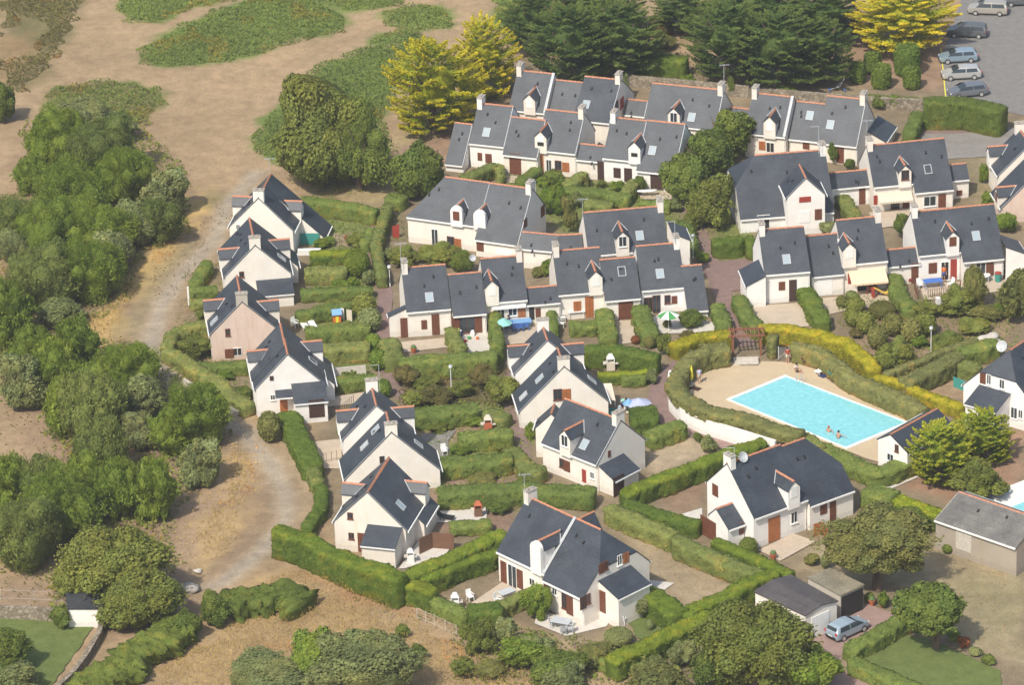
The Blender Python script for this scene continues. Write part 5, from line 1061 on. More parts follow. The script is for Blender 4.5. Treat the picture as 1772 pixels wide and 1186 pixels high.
for i,p_ in enumerate(FERN):patch('bracken',p_,('f_heath' if i==6 else 'f_fern') ,26,.16,.7,40+i)
DRY=[[(440,1010),(500,985),(560,995),(660,1045),(780,1110),(960,1186),(840,1210),(260,1210),(300,1150),(420,1075)],[(410,775),(440,830),(430,900),(360,975),(340,930),(395,840)],[(370,350),(320,400),(255,470),(200,560),(160,600),(150,580),(215,500),(290,400)]]
for i,p_ in enumerate(DRY):patch('dry_grass',p_,'f_dry',30,.15,.75,60+i,.2)
patch('dry_grass',[(150,30),(840,-10),(760,60),(650,60),(500,110),(440,180),(430,260),(400,330),(300,300),(240,230),(60,200),(40,150)],'f_dry',6.0,.08,.14,77,.3)
patch('weeds',[(250,480),(330,400),(380,350),(400,380),(330,480),(280,540)],'f_heath',3,.1,.2,78)
patch('weeds',[(330,760),(420,700),(480,760),(430,850),(330,980),(280,960),(300,860)],'f_dry',3,.1,.2,79)
patch('weeds',[(0,560),(200,560),(200,700),(60,760),(330,820),(200,1080),(0,1040)],'f_heath',2,.13,.25,80)
patch('weeds',[(540,340),(650,360),(650,640),(560,640),(545,500)],'f_light',14,.11,.28,81)
patch('weeds',[(720,700),(900,690),(930,830),(900,900),(760,850)],'f_light',12,.11,.28,82)
patch('weeds',[(1440,520),(1740,500),(1772,600),(1560,650),(1500,600)],'f_light',9,.12,.3,83)
patch('weeds',[(1060,880),(1330,1000),(1180,1060),(1100,960)],'f_dry',3,.07,.1,84)
patch('weeds',[(1400,960),(1640,940),(1772,960),(1772,1150),(1560,1040)],'f_dry',2.5,.08,.1,85)
patch('weeds',[(690,640),(880,630),(890,700),(700,710)],'f_heath',14,.14,.5,86)
patch('weeds',[(600,1040),(700,1020),(800,1080),(870,1180),(960,1190),(900,1120),(780,1090)],'f_olive',8,.12,.35,87)

UG=[[(40,200),(240,190),(330,300),(330,400),(250,430),(220,520),(150,560),(60,600),(-20,640),(-20,360),(60,330)],[(-20,600),(240,590),(390,690),(400,780),(330,850),(300,900),(310,1060),(90,1060),(80,990),(-20,990),(-20,800),(120,800),(60,700),(-20,700)]]
for i,p_ in enumerate(UG):patch('undergrowth',p_,'f_oak',9,.2,.7,140+i)
patch('undergrowth',[(880,100),(1120,90),(1440,100),(1460,150),(1100,140)],'f_heath',6,.15,.4,150)
patch('undergrowth',[(470,290),(660,300),(690,240),(650,330),(560,345)],'f_oak',8,.15,.4,151)
patch('undergrowth',[(780,1080),(1010,1100),(1100,1150),(1240,1100),(1240,1190),(800,1190)],'f_oak',10,.17,.6,152)

for px,py,mt,lb in [(1668,1112,'f_red','red-flowering plant in the border right of the lawn'),(1690,1128,'f_grey','pale shrub in the border right of the lawn'),(1712,1142,'f_dark','dark shrub at the lower end of the lawn border'),(1650,1100,'f_light','light green plant at the top of the lawn border')]:shrub('shrub','wild',mt,px,py,13,9,lb,'shrubs and bushes')

patch('weeds',[(870,300),(1160,325),(1180,400),(980,400),(880,330)],'f_light',9,.11,.3,160)
patch('weeds',[(330,470),(380,455),(370,560),(430,640),(430,700),(300,620),(300,570)],'f_light',9,.11,.3,161)
patch('weeds',[(690,330),(730,420),(700,460),(660,440),(660,370)],'f_light',8,.11,.3,162)
patch('weeds',[(1180,380),(1310,390),(1310,450),(1230,450)],'f_light',8,.11,.3,163)

for k_,(px,py,rx,rz,mt,lb) in enumerate([(560,418,22,8,'f_light','leafy vegetable row below the green screen'),(620,415,24,9,'f_oak','dark leafy bush right of the orange flowers'),(600,412,5,6,'f_red','orange-red flowering bush below the topmost left hedge'),(590,492,18,7,'f_light','low planting left of the yellow-flowered bush'),(575,528,22,6,'f_oak','low planting above the playhouse'),
(605,640,20,7,'f_light','small planting below the thick pale hedge'),(760,735,26,8,'f_oak','garden planting right of the white parapet dormer'),(820,728,20,8,'f_light','garden planting left of the terracotta barbecue'),(800,775,26,7,'f_light','planting above the hedge right of the lichened roof'),(870,775,18,9,'f_oak','bush at the corner of the bending pale hedge'),
(830,828,30,7,'f_olive','low planting above the very long hedge'),(905,838,14,9,'f_dark','shrub where the central footpath meets the very long hedge'),(920,745,12,16,'f_light','tall bright shrub left of the diagonal white house'),(908,720,9,14,'f_light','bright shrub beside the lower centre footpath'),(880,670,12,12,'f_olive','bush at the top of the centre footpath'),
(930,690,8,10,'f_light','green climber at the foot of the peach gable'),(860,880,22,10,'f_dark','bush right of the dark brick barbecue'),(700,475,8,10,'f_oak','bush at the foot of the left centre chimney'),(672,440,10,12,'f_grey','grey shrub behind the left centre lamp'),(940,315,14,9,'f_light','light shrub below the upper orange shutter'),
(1040,318,10,7,'f_oak','bush left of the flowering upper shrub'),(1060,345,16,7,'f_light','low bright shrub behind the pale low hedge'),(1130,372,12,10,'f_oak','bush behind the standing-alone middle house chimney'),(1170,355,14,12,'f_grey','grey shrub below the sandy surfboard yard'),(1420,415,0,0,'f_oak',''),(1560,345,0,0,'f_oak',''),
(1690,395,12,10,'f_light','bush below the red brick path'),(1735,535,24,12,'f_light','pale bush near the right edge below the round table'),(1590,590,18,10,'f_light','light shrub in the shrub garden centre'),(1480,575,14,9,'f_heath','brownish shrub above the curved hedge'),(350,545,14,9,'f_oak','bush beside the third left house'),(390,650,16,8,'f_light','light bush above the long sage hedge')]):
    if lb:shrub('shrub','wild',mt,px,py,rx,rz,lb,'shrubs and bushes')

shrub('shrub','wild','f_heath',1686,476,16,20,'reddish-brown bush left of the white round table','shrubs and bushes')
# ---------------- small things ----------------
def kidsobj(name,label,cat,loc,parts,rz=0,group=None):
    e=empty(name,loc,label,cat,group,rz)
    for nm,mt,fn in parts:
        m=MB();fn(m);m.build(nm,M[mt],e,smooth=nm in('globe','canopy','hull','dish'))
    return e
# cars
simple('car_silver',(.55,.55,.54),.25,.8,var=.03,metal=.4);simple('car_beige',(.48,.45,.40),.25,.8,var=.03,metal=.4);simple('car_grey',(.13,.14,.15),.22,.8,var=.03,metal=.3);simple('car_blue',(.30,.40,.48),.22,.8,var=.03,metal=.4);simple('car_dusty',(.33,.42,.50),.3,.8,var=.03,metal=.2);simple('car_dark',(.20,.22,.25),.2,.8,var=.03,metal=.4)
simple('lamp_red',(.5,.02,.02),.3);simple('lamp_clear',(.8,.8,.78),.15)
def car(label,front,rear,L,paint,style='hatch',ctr_=None,hs=1.):
    f=P(*front,0);r=P(*rear,0);d=(f-r);a=math.atan2(d.y,d.x);c=(f+r)/2
    e=empty('car',(c.x,c.y,.016),label,'car','cars parked in the open' ,a)
    # station: x, half width, z bottom, z belt, half width roof, z roof
    H=1.45*hs;wd=.86
    if style=='hatch':S=[(-.5,.70,.38,.80,.60,.86),(-.485,.80,.25,.88,.66,1.02),(-.43,wd,.22,.93,.64,1.30),(-.36,wd,.22,.95,.62,1.42),(-.1,wd,.22,.95,.64,1.47),(.05,wd,.22,.94,.62,1.42),(.24,wd,.22,.92,.68,.98),(.36,wd-.02,.22,.84,.70,.87),(.46,.78,.24,.72,.66,.75),(.5,.64,.32,.60,.56,.62)]
    else:S=[(-.5,.72,.38,.85,.62,.95),(-.49,.82,.27,.95,.66,1.15),(-.46,wd,.24,1.0,.65,1.45),(-.40,wd,.24,1.0,.64,1.55),(-.1,wd,.24,1.0,.66,1.60),(.08,wd,.24,1.0,.64,1.55),(.24,wd,.24,.98,.70,1.06),(.36,wd-.02,.24,.94,.72,.98),(.46,.80,.26,.84,.68,.88),(.5,.68,.34,.70,.60,.72)]
    m=MB();n=len(S)
    for x,hw,zb,zt,rw,zr in S:
        X=x*L
        for y,z in((-hw*.9,zb),(-hw,zb+.15),(-hw,zt-.12),(-hw*.97,zt),(-rw,zr-.06 if zr>zt+.1 else zr),(-rw*.8,zr),(rw*.8,zr),(rw,zr-.06 if zr>zt+.1 else zr),(hw*.97,zt),(hw,zt-.12),(hw,zb+.15),(hw*.9,zb)):m.v.append((X,y,z))
    for i in range(n-1):
        for j in range(12):
            k=(j+1)%12;m.f.append((i*12+j,(i+1)*12+j,(i+1)*12+k,i*12+k))
    m.f.append(tuple(range(12)));m.f.append(tuple(range((n-1)*12+11,(n-1)*12-1,-1)))
    m.build('body',M[paint],e,smooth=False)
    # glazing slightly proud of the cabin
    def g(nm,pts):
        m=MB();m.slab(pts,(0,0,.012));return m.build(nm,M['glass'],e)
    for s in(-1,1):
        for a0,a1 in((2,4),(4,6)):
            q=[]
            A,B=S[a0],S[a1]
            xa,xb=A[0]*L+(.1 if a0==2 else .05),B[0]*L-(.05 if a1==4 else -.25)
            zl=.97*hs if style=='hatch' else 1.03;zh=1.33 if style=='hatch' else 1.45;ya=A[1]*.97;yt=A[4]
            fz=lambda z,zb_,zt_:(z-zb_)/(zt_-zb_)
            T4=S[4];y0=(T4[1]*.97*(1-fz(zl,T4[3],T4[5]-.06))+T4[4]*fz(zl,T4[3],T4[5]-.06)+.03)*s;y1=(T4[1]*.97*(1-fz(zh,T4[3],T4[5]-.06))+T4[4]*fz(zh,T4[3],T4[5]-.06)+.03)*s
            x2=xb-(.62 if a1==6 else 0);m=MB();m.slab([(xa,y0,zl),(xb,y0,zl),(x2,y1,zh),(xa+(.16 if a0==2 else 0),y1,zh)],(0,.012*s,0));m.build('side_window',M['glass'],e)
    for nm,i0,i1,t0,t1 in(('windscreen',6,5,.06,.9),('rear_window',1,2,.05,.92)):
        A,B=S[i0],S[i1];pt=lambda t,s:((A[0]+(B[0]-A[0])*t)*L,s*(A[4]+(B[4]-A[4])*t)*.86,A[5]+(B[5]-A[5])*t+.02)
        m=MB();m.slab([pt(t0,-1),pt(t0,1),pt(t1,1),pt(t1,-1)],(.012 if i0==6 else -.012,0,.012));m.build(nm,M['glass'],e)
    for x in(-.31,.30):
        for s in(-1,1):
            m=MB();y=s*.80;k=16;R=.31
            for yy in(y-.1,y+.1):
                for j in range(k):m.v.append((x*L+R*math.cos(6.2832*j/k),yy,R+R*math.sin(6.2832*j/k)))
            for j in range(k):m.f.append((j,(j+1)%k,k+(j+1)%k,k+j))
            m.f.append(tuple(range(k-1,-1,-1)));m.f.append(tuple(range(k,2*k)));w_=m.build('wheel',M['rubber'],e)
            m=MB();R2=.2
            for yy in(y+s*.101,y+s*.115):
                for j in range(k):m.v.append((x*L+R2*math.cos(6.2832*j/k),yy,R+R2*math.sin(6.2832*j/k)))
            for j in range(k):m.f.append((j,(j+1)%k,k+(j+1)%k,k+j))
            m.f.append(tuple(range(k-1,-1,-1)));m.f.append(tuple(range(k,2*k)));m.build('rim',M['car_silver'],w_)
    for s in(-1,1):
        m=MB();m.box(.462*L,.487*L+.03,s*.64-.08,s*.64+.08,.62,.70);m.build('headlight',M['lamp_clear'],e)
        m=MB();m.box(-.5*L-.01,-.485*L,s*.66-.09,s*.66+.09,.72,.98);m.build('tail_light',M['lamp_red'],e)
    m=MB();m.box(.485*L,.5*L+.05,-.6,.6,.30,.46);m.build('bumper',M['car_dark' if paint=='car_dark' else 'black'],e)
    m=MB();m.box(-.5*L-.05,-.49*L,-.62,.62,.34,.5);m.build('bumper',M['black'],e);m=MB();m.box(-.5*L-.06,-.5*L-.052,-.25,.25,.52,.62);m.build('number_plate',M['plastic_white'],e)
    return e
car('beige-silver estate car, topmost whole car in the car park',(1683,22),(1736,24),4.6,'car_beige','suv',hs=1)
car('dark grey people carrier parked second from the top of the car park',(1646,61),(1700,63),4.6,'car_grey','suv')
car('pale blue hatchback with a blue bonnet in the car park',(1632,107),(1683,104),4.35,'car_blue')
car('silver hatchback just below the pale blue one in the car park',(1636,136),(1690,133),4.4,'car_silver')
car('dark car half hidden behind the huge dark hedge of the car park',(1648,168),(1700,162),4.4,'car_dark')
car('dark vehicle cut by the top right corner',(1745,8),(1790,6),4.5,'car_grey')
car('blue-grey five-door car parked on the pink driveway',(1485,1088),(1447,1106),4.0,'car_dusty')
m=MB();pl=W([(1628,82),(1637,172)],.03);n_=Vector((1,0,0))*.06;m.slab([pl[0]-n_,pl[0]+n_,pl[1]+n_,pl[1]-n_],(0,0,-.008));tag(m.build('parking_line',M['yellow']),kind='structure')
# lamps
def lamp(px,py,h,label,blue=False):
    p=P(px,py,0)
    def pole(m):m.tube([(0,0,0),(0,0,.25),(0,0,.26),(0,0,h)],[.07,.07,.045,.04],8)
    def gl(m):m.lathe([(.04,0),(.15,.06),(.19,.17),(.16,.28),(.06,.34)],(0,0,h),12)
    def cp(m):m.lathe([(.2,.30),(.17,.35),(.03,.39)],(0,0,h),12)
    kidsobj('street_lamp',label,'street lamp',p,[('pole','plastic_white',pole),('globe','plastic_white' if not blue else 'sky_glass',gl),('cap','lgrey',cp)],group='globe street lamps of the estate')
lamp(1199.5,447,2.3,'street lamp with bluish head by the path below the centre trees',True);lamp(781,672,2.1,'street lamp in the wild bed below the centre row');lamp(675,496,2.0,'street lamp beside the shaded footpath left of the centre row')
lamp(1305,754,1.7,'street lamp standing in the pool hedge above the detached house');lamp(1611,613,2.6,'street lamp in the shrub garden right of the curved golden hedge')
def pst(m):m.box(-.09,.09,-.09,.09,0,2.)
kidsobj('marker_post','slim white post beside the dirt track at the left hedges','post',P(327,528),[('post','plastic_white',pst)])
# aerials
def aerial(px,py,z,h,label,kind=0):
    p=P(px,py,z)
    def mast(m):m.tube([(0,0,-.5),(0,0,h)],.028,5)
    def arms(m):
        if kind==0:
            m.tube([(-.5,0,h-.15),(.6,.1,h-.15)],.02,4)
            for x in(-.4,-.15,.1,.35,.55):m.tube([(x,-.25,h-.15),(x,.3,h-.15)],.014,4)
        else:m.tube([(-.9,0,h-.04),(0,0,h-.04)],.02,4)
    kidsobj('tv_aerial',label,'aerial',p,[('mast','lgrey',mast),('boom','lgrey',arms)],group='roof aerials')
aerial(467,300,6.3,1.8,'aerial on the ridge of the topmost left column house');aerial(694,458,6.9,2.4,'aerial on the left-end chimney of the centre row');aerial(657,668,6.2,2.2,'thin angled aerial on the slanted-gable house rear chimney',1)
aerial(1253,152,6.9,2.8,'tall aerial on the topmost row with several crossbars');aerial(1417,258,7.2,2.6,'aerial on the chimney of the large half-hipped house',1);aerial(1008,368,6.2,1.6,'aerial at the left ridge end of the standing-alone middle house')
aerial(1168,413,6.8,1.9,'angled aerial on the right chimney of the centre row',1);aerial(908,858,7.6,2.2,'aerial on the front house chimney');aerial(1271,797,7.8,1.3,'aerial on the detached house chimney',1);aerial(927,325,6.9,.8,'stub aerial on the big hipped house chimney',1);aerial(1500,222,6.5,1.,'aerial on the right end gable of the topmost row',0)
def dish(px,py,z,r,label,az):
    def d_(m):m.lathe([(.02,0),(r*.5,.04),(r*.85,.14),(r,.24),(r*.98,.25),(r*.8,.17),(r*.3,.06),(.01,.05)],(0,0,0),16)
    e=kidsobj('satellite_dish',label,'satellite dish',P(px,py,z),[('dish','lgrey',d_),('arm','zinc',lambda m:m.tube([(0,-r*.8,.2),(0,0,r*.8)],.02,4)),('bracket','zinc',lambda m:m.tube([(0,0,0),(0,0,-.3),(0,.2,-.6)],.03,4))])
    e.rotation_euler=(R_(60),0,az);return e
dish(1284,792,7.2,.5,'satellite dish beside the detached house chimney',.6);dish(1735,600,6.9,.55,'satellite dish at the ridge of the half-hipped house at the right edge',-.6)
dish(817,447,5.2,.35,'dark satellite dish behind the toy-terrace house',0.3)
# furniture
def table(name,label,px,py,w,l,h,mt,rz=0,rnd=False,cat='table',grp=None,z=0.03):
    def top(m):
        if rnd:m.lathe([(w/2,h-.04),(w/2,h)],(0,0,0),20)
        else:m.box(-l/2,l/2,-w/2,w/2,h-.04,h)
    e=empty(name,P(px,py,z),label,cat,grp,rz);m=MB();top(m);m.build('tabletop',M[mt],e)
    for sx in(-1,1):
        for sy in(-1,1):
            k=.3 if rnd else .42;m=MB();m.tube([(sx*(w if rnd else l)*k,sy*w*k,0),(sx*(w if rnd else l)*k,sy*w*k,h-.04)],.03,6);m.build('leg',M[mt if 'cover' not in name else 'teak'],e)
    return e
def chair(label,px,py,rz,mt,grp,z=.03):
    e=empty('garden_chair',P(px,py,z),label,'chair',grp,rz);m=MB();m.box(-.26,.26,-.26,.26,.40,.45);m.build('seat',M[mt],e);m=MB();m.slab([(-.26,.24,.45),(.26,.24,.45),(.24,.36,.98),(-.24,.36,.98)],(0,.04,0));m.build('backrest',M[mt],e)
    for sx in(-1,1):
        for sy in(-1,1):m=MB();m.tube([(sx*.22,sy*.22,.40),(sx*.26,sy*.26,0)],.03,5);m.build('leg',M[mt],e)
        m=MB();m.box(sx*.28-.03,sx*.28+.03,-.24,.28,.62,.66);m.build('armrest',M[mt],e)
    return e
def lounger(label,px,py,rz,mt,grp,z=.03):
    e=empty('sun_lounger',P(px,py,z),label,'sun lounger',grp,rz);m=MB();m.box(-.32,.32,-.95,.35,.28,.36);m.build('seat',M[mt],e);m=MB();m.slab([(-.32,.35,.30),(.32,.35,.30),(.32,.9,.75),(-.32,.9,.75)],(0,-.03,.07));m.build('backrest',M[mt],e)
    for sx in(-1,1):
        for y in(-.8,.3):m=MB();m.tube([(sx*.27,y,.28),(sx*.27,y,0)],.03,5);m.build('leg',M[mt],e)
    return e
table('garden_table','long table under a bright blue cover beside the picket fence',1614,497,1.0,1.9,.75,'blue',.14,cat='table')
table('garden_table','round white garden table in front of the right-hand row terrace',1703,487,1.25,1.25,.74,'plastic_white',rnd=True)
chair('white garden chair left of the round white table on the right',1694,494,1.2,'plastic_white','white chairs of the right-hand terraces');chair('white garden chair right of the blue-covered table',1645,497,-1.,'plastic_white','white chairs of the right-hand terraces');chair('white chair between the brown door and the blue-covered table',1592,499,.4,'plastic_white','white chairs of the right-hand terraces')
table('garden_table','white garden table on the terrace left of the brown centre doors',997,549,.9,1.7,.74,'plastic_white',.12)
chair('white chair left of the white centre-row table',974,556,1.6,'plastic_white','white chairs of the centre row');chair('white chair at the left of the bare terrace hedge, lower one',972,566,1.3,'plastic_white','white chairs of the centre row')
table('garden_table','blue-topped picnic table on the terrace below the white roller box',900,567,1.0,2.3,.74,'lblue',.1)
for i,(x,y,l_) in enumerate([(883,568,'navy chair at the left end of the blue picnic table'),(892,574,'navy chair at the front left of the blue picnic table'),(901,573,'navy chair at the front middle of the blue picnic table'),(910,571,'navy chair at the front right of the blue picnic table')]):chair(l_,x,y,3.14+.1,'blue','chairs of the blue picnic table')
chair('white chair between the green bin and the blue picnic table',876,569,1.6,'plastic_white','chairs near the blue picnic table')
table('garden_table','grey oval table on the front house patio',972,1087,1.1,1.7,.74,'lgrey',-.4)
for x,y,l_,r in [(957,1085,'grey chair left of the grey oval table',1.6),(985,1096,'grey chair right of the grey oval table',-1.4),(975,1098,'grey chair in front of the grey oval table',3.1)]:chair(l_,x,y,r,'lgrey','grey patio chairs')
chair('white armchair on the lawn beside the front house annex',1079,1080,2.6,'plastic_white',None);chair('white garden chair beside the rounded shrub on the front terrace',814,1040,.5,'plastic_white',None)
table('garden_table','pale table against the front house terrace wall',877,1036,.9,1.5,.72,'lgrey',.6)
chair('white chair at the end of the pale terrace table',862,1046,1.,'plastic_white',None)
lounger('left one of two white loungers below the playhouse hedge',526,566,.3,'plastic_white','white loungers');lounger('right one of two white loungers below the playhouse hedge',540,565,.3,'plastic_white','white loungers')
chair('white chair left of the two white loungers',511,566,.8,'plastic_white',None)
lounger('pale lounger on the far side of the pool with a navy towel',1424,644,-.8,'plastic_white','pool loungers');lounger('brown lounger near the pool hedge, behind the white-shirted person',1402,632,1.5,'teak','pool loungers');lounger('folded green lounger at the pool hedge corner',1450,656,1.5,'teal','pool loungers')
def flat(name,label,cat,px,py,w,l,mt,rz,z=.05,th=.03):
    return kidsobj(name,label,cat,P(px,py,z),[('cloth',mt,lambda m:m.box(-w/2,w/2,-l/2,l/2,0,th))],rz)
flat('towel','navy towel on the sand beside the pale lounger','towel',1430,648,.8,1.7,'navy',-.8);flat('towel','dark towel left of the folded yellow parasol','towel',1188,671,.5,1.1,'black',.9);flat('towel','dark red towel below the yellow parasol','towel',1204,673,.7,1.,'dark_brown',.9)
chair('white chair by the grey plot behind the lichened-roof house',769,787,.3,'plastic_white',None)
lounger('black reclining chair on the patio right of the lowest left house',769,899,1.2,'black',None)
# parasols
def parasol(label,px,py,r,h,mts,closed=False):
    p=P(px,py,.03);e=empty('parasol',p,label,'parasol');m=MB();m.tube([(0,0,0),(0,0,h)],.03,6);m.build('pole',M['plastic_white'],e);m=MB();m.lathe([(.28,0),(.28,.08),(.06,.12)],(0,0,0),12);m.build('base',M['concrete'],e)
    k=8
    if closed:
        m=MB();m.lathe([(.13,h-1.45),(.17,h-1.2),(.12,h-.5),(.03,h)],(0,0,0),10);m.build('canopy',M[mts[0]],e)
    else:
        for i in range(k):
            a0,a1=6.2832*i/k,6.2832*(i+1)/k;m=MB();T_=(0,0,h);A=(r*math.cos(a0),r*math.sin(a0),h-.55);B=(r*math.cos(a1),r*math.sin(a1),h-.55);m.slab([T_,A,B],(0,0,-.02));m.build('canopy_panel',M[mts[i%len(mts)]],e)
parasol('green and white striped parasol on the terrace below the long low wing',1157,572,1.1,2.2,['green','plastic_white']);parasol('folded yellow parasol by the pool hedge on the left',1197,665,1,2.0,['yellow'],True)
parasol('lavender parasol below the concrete slabs garden',1106,714,1.25,1.5,['lav']);parasol('light blue parasol left of the lavender one',1088,714,.6,1.5,['lblue']);parasol('teal parasol behind the toy terrace hedge',872,582,.9,2.0,['aqua'])
# barbecues
def bbq(label,px,py,mt='terracotta',s=1.,hood='plastic_white'):
    e=empty('barbecue',P(px,py,.02),label,'barbecue');m=MB();m.box(-.4*s,.4*s,-.3*s,.3*s,0,.85*s);m.build('base',M[mt],e);m=MB();m.box(-.75*s,-.42*s,-.3*s,.3*s,.7*s,.8*s);m.build('shelf',M['concrete'],e);m=MB();m.box(.42*s,.75*s,-.3*s,.3*s,.7*s,.8*s);m.build('shelf',M['concrete'],e)
    m=MB();m.box(-.4*s,-.3*s,-.28*s,.28*s,.852*s,1.25*s);m.box(.3*s,.4*s,-.28*s,.28*s,.852*s,1.25*s);m.box(-.3*s,.3*s,.2*s,.28*s,.852*s,1.25*s);m.build('firebox',M[hood],e)
    m=MB();m.slab([(-.42*s,-.3*s,1.252*s),(.42*s,-.3*s,1.252*s),(.42*s,.3*s,1.252*s),(-.42*s,.3*s,1.252*s)],(0,0,.02));n=len(m.v)
    lo=[(-.42*s,-.3*s,1.27*s),(.42*s,-.3*s,1.27*s),(.42*s,.3*s,1.27*s),(-.42*s,.3*s,1.27*s)];hi=[(-.17*s,-.13*s,1.7*s),(.17*s,-.13*s,1.7*s),(.17*s,.13*s,1.7*s),(-.17*s,.13*s,1.7*s)]
    for i in range(4):m.poly([lo[i],lo[(i+1)%4],hi[(i+1)%4],hi[i]])
    m.poly(hi);m.build('hood',M[hood],e)
bbq('brick barbecue with a white hood in front of the tall dark hedge',1057,640,'beige');bbq('terracotta garden barbecue with a cream hood between the middle hedges',845,745,'terracotta',.95,'beige');bbq('white barbecue on the front house terrace corner',788,1053,'plastic_white',.9);bbq('white barbecue beside the patio doors of the lowest left house',711,973,'plastic_white',.8);bbq('dark brick barbecue on the patio behind the lowest left house',828,893,'teak',.9,'terracotta')
# playhouse, slide, frames, bins
def pf(a):
    return lambda m:m.box(*a)
kidsobj('playhouse','small toy playhouse with blue roof and orange front between two white panels','playhouse',P(583,556,.02),[('wall','orange',pf((-.4,.4,-.35,.35,0,.9))),('door','yellow',pf((-.15,.15,-.37,-.352,0,.7))),('roof','lblue',lambda m:(m.slab([(-.5,-.5,.85),(.5,-.5,.85),(.5,0,1.3),(-.5,0,1.3)],(0,0,.05)),m.slab([(-.5,0,1.3),(.5,0,1.3),(.5,.5,.85),(-.5,.5,.85)],(0,0,.05))))],.15)
for x,y,mt,lb,r in [(568,555,'plastic_white','white board standing left of the toy playhouse',.9),(592,553,'plastic_white','leaning white board right of the toy playhouse',-.5),(605,556,'beige','pale yellow board at the right of the playhouse corner',-.3)]:
    kidsobj('board',lb,'board',P(x,y,.02),[('panel',mt,pf((-.28,.28,-.03,.03,0,1.25)))],r)
kidsobj('slide','yellow curved toy slide under the yellow awning house','slide',P(1527,512,.03),[('chute','slide',lambda m:(m.slab([(-.9,-.25,1.0),(-.2,-.25,.55),(-.2,.25,.55),(-.9,.25,1.0)],(0,0,.06)),m.slab([(-.2,-.25,.55),(.3,-.25,.2),(.3,.25,.2),(-.2,.25,.55)],(0,0,.06)),m.slab([(.3,-.25,.2),(1.0,-.25,.35),(1.0,.25,.35),(.3,.25,.2)],(0,0,.06)))),('side','slide',lambda m:m.slab([(-.9,-.28,1.0),(.3,-.28,.18),(1,-.28,.33),(1,-.28,.5),(.3,-.28,.4),(-.9,-.28,1.2)],(0,.03,0))),('ladder','red',pf((-1.1,-.9,-.25,.25,0,1.0)))],.3)
kidsobj('climbing_frame','red and orange climbing frame beside the yellow slide','climbing frame',P(1510,507,.03),[('post','red',lambda m:m.tube([(-.6,-.3,0),(-.4,0,1.2),(-.2,.3,0)],.05,5)),('post','red',lambda m:m.tube([(.6,-.3,0),(.4,0,1.2),(.2,.3,0)],.05,5)),('beam','orange',lambda m:m.tube([(-.4,0,1.2),(.4,0,1.2)],.06,6)),('platform','terracotta',pf((-.5,.5,-.25,.25,.5,.6)))])
kidsobj('swing_frame','metal swing frame with blue feet above the topmost row','swing frame',P(1450,157,.03),[('leg','blue',lambda m:m.tube([(-1.,-.4,.1),(-.8,0,.25),(-1.,.4,.1)],.06,5)),('leg','blue',lambda m:m.tube([(.8,-.4,.1),(.6,0,.25),(.8,.4,.1)],.06,5)),('beam','lgrey',lambda m:m.tube([(-.9,0,.2),(.2,0,.5),(.7,0,1.5)],.04,5)),('beam','lgrey',lambda m:m.tube([(-.3,0,.35),(.75,.1,1.3)],.03,5))])
sb=MB()
for i in range(17):
    t=-1+2*i/16;w_=.30*math.sqrt(max(0,1-t**2))**.8+.01
    sb.v+=[(t*1.25,-w_,.55+.06*t*t),(t*1.25,w_,.55+.06*t*t),(t*1.25,w_*.9,.64+.07*t*t),(t*1.25,-w_*.9,.64+.07*t*t)]
for i in range(16):
    for j in range(4):sb.f.append((i*4+j,i*4+(j+1)%4,(i+1)*4+(j+1)%4,(i+1)*4+j))
sb.f.append((3,2,1,0));sb.f.append((64,65,66,67));e=empty('surfboard',P(1117,339,.03),'white surfboard lying on trestles in front of the upper dark garage door','surfboard');sb.build('hull',M['plastic_white'],e,smooth=True)
for x in(-.7,.7):m=MB();m.tube([(x,-.3,0),(x,0,.56),(x,.3,0)],.03,5);m.build('trestle',M['teak'],e)
kidsobj('awning_screen','red parasol-like windbreak at the left end of the big hipped house','windbreak',P(686,412,.03),[('panel','red',lambda m:m.slab([(-.35,0,0),(.3,.1,0),(.35,.1,1.5),(-.45,0,1.3)],(0,.04,0))),('post','teak',lambda m:m.tube([(-.4,0,0),(-.4,0,1.5)],.03,5))])
kidsobj('windbreak','pale canvas shelter leaning on the peach gable house','canvas shelter',P(1056,702,.03),[('canvas','beige',lambda m:m.slab([(-.6,-.9,1.2),(.5,-.9,.9),(.2,.9,1.9),(-.6,.9,1.9)],(0,0,.03))),('pole','lgrey',lambda m:m.tube([(.45,-.85,0),(.45,-.85,.95)],.03,5))])
kidsobj('paddling_pool','green paddling pool beside the pale canvas shelter','paddling pool',P(1056,718,.03),[('ring','teal',lambda m:m.lathe([(.8,0),(.9,.15),(.8,.3),(.7,.3),(.68,.06),(.02,.05)],(0,0,0),16))])
kidsobj('laundry_airer','clothes airer with white laundry below the picket fence','clothes airer',P(1628,530,.03),[('frame','lgrey',lambda m:(m.tube([(-.6,-.3,0),(.6,.3,.9)],.02,4),m.tube([(.6,-.3,0),(-.6,.3,.9)],.02,4))),('cloth','plastic_white',pf((-.45,-.1,-.2,.3,.3,.95))),('cloth','lav',pf((.0,.3,-.25,.2,.35,.85)))],.3)
kidsobj('wheelbarrow','dark wheelbarrow in the bare plot behind the topmost left hedge','wheelbarrow',P(548,400,.03),[('tray','teak',lambda m:m.slab([(-.4,-.3,.5),(.4,-.2,.4),(.4,.2,.4),(-.4,.3,.5)],(0,0,-.2))),('wheel','rubber',lambda m:m.tube([(.55,-.04,.18),(.55,.04,.18)],.18,10)),('handle','teak',lambda m:(m.tube([(.5,-.1,.2),(-.9,-.25,.6)],.025,4),m.tube([(.5,.1,.2),(-.9,.25,.6)],.025,4)))],.4)
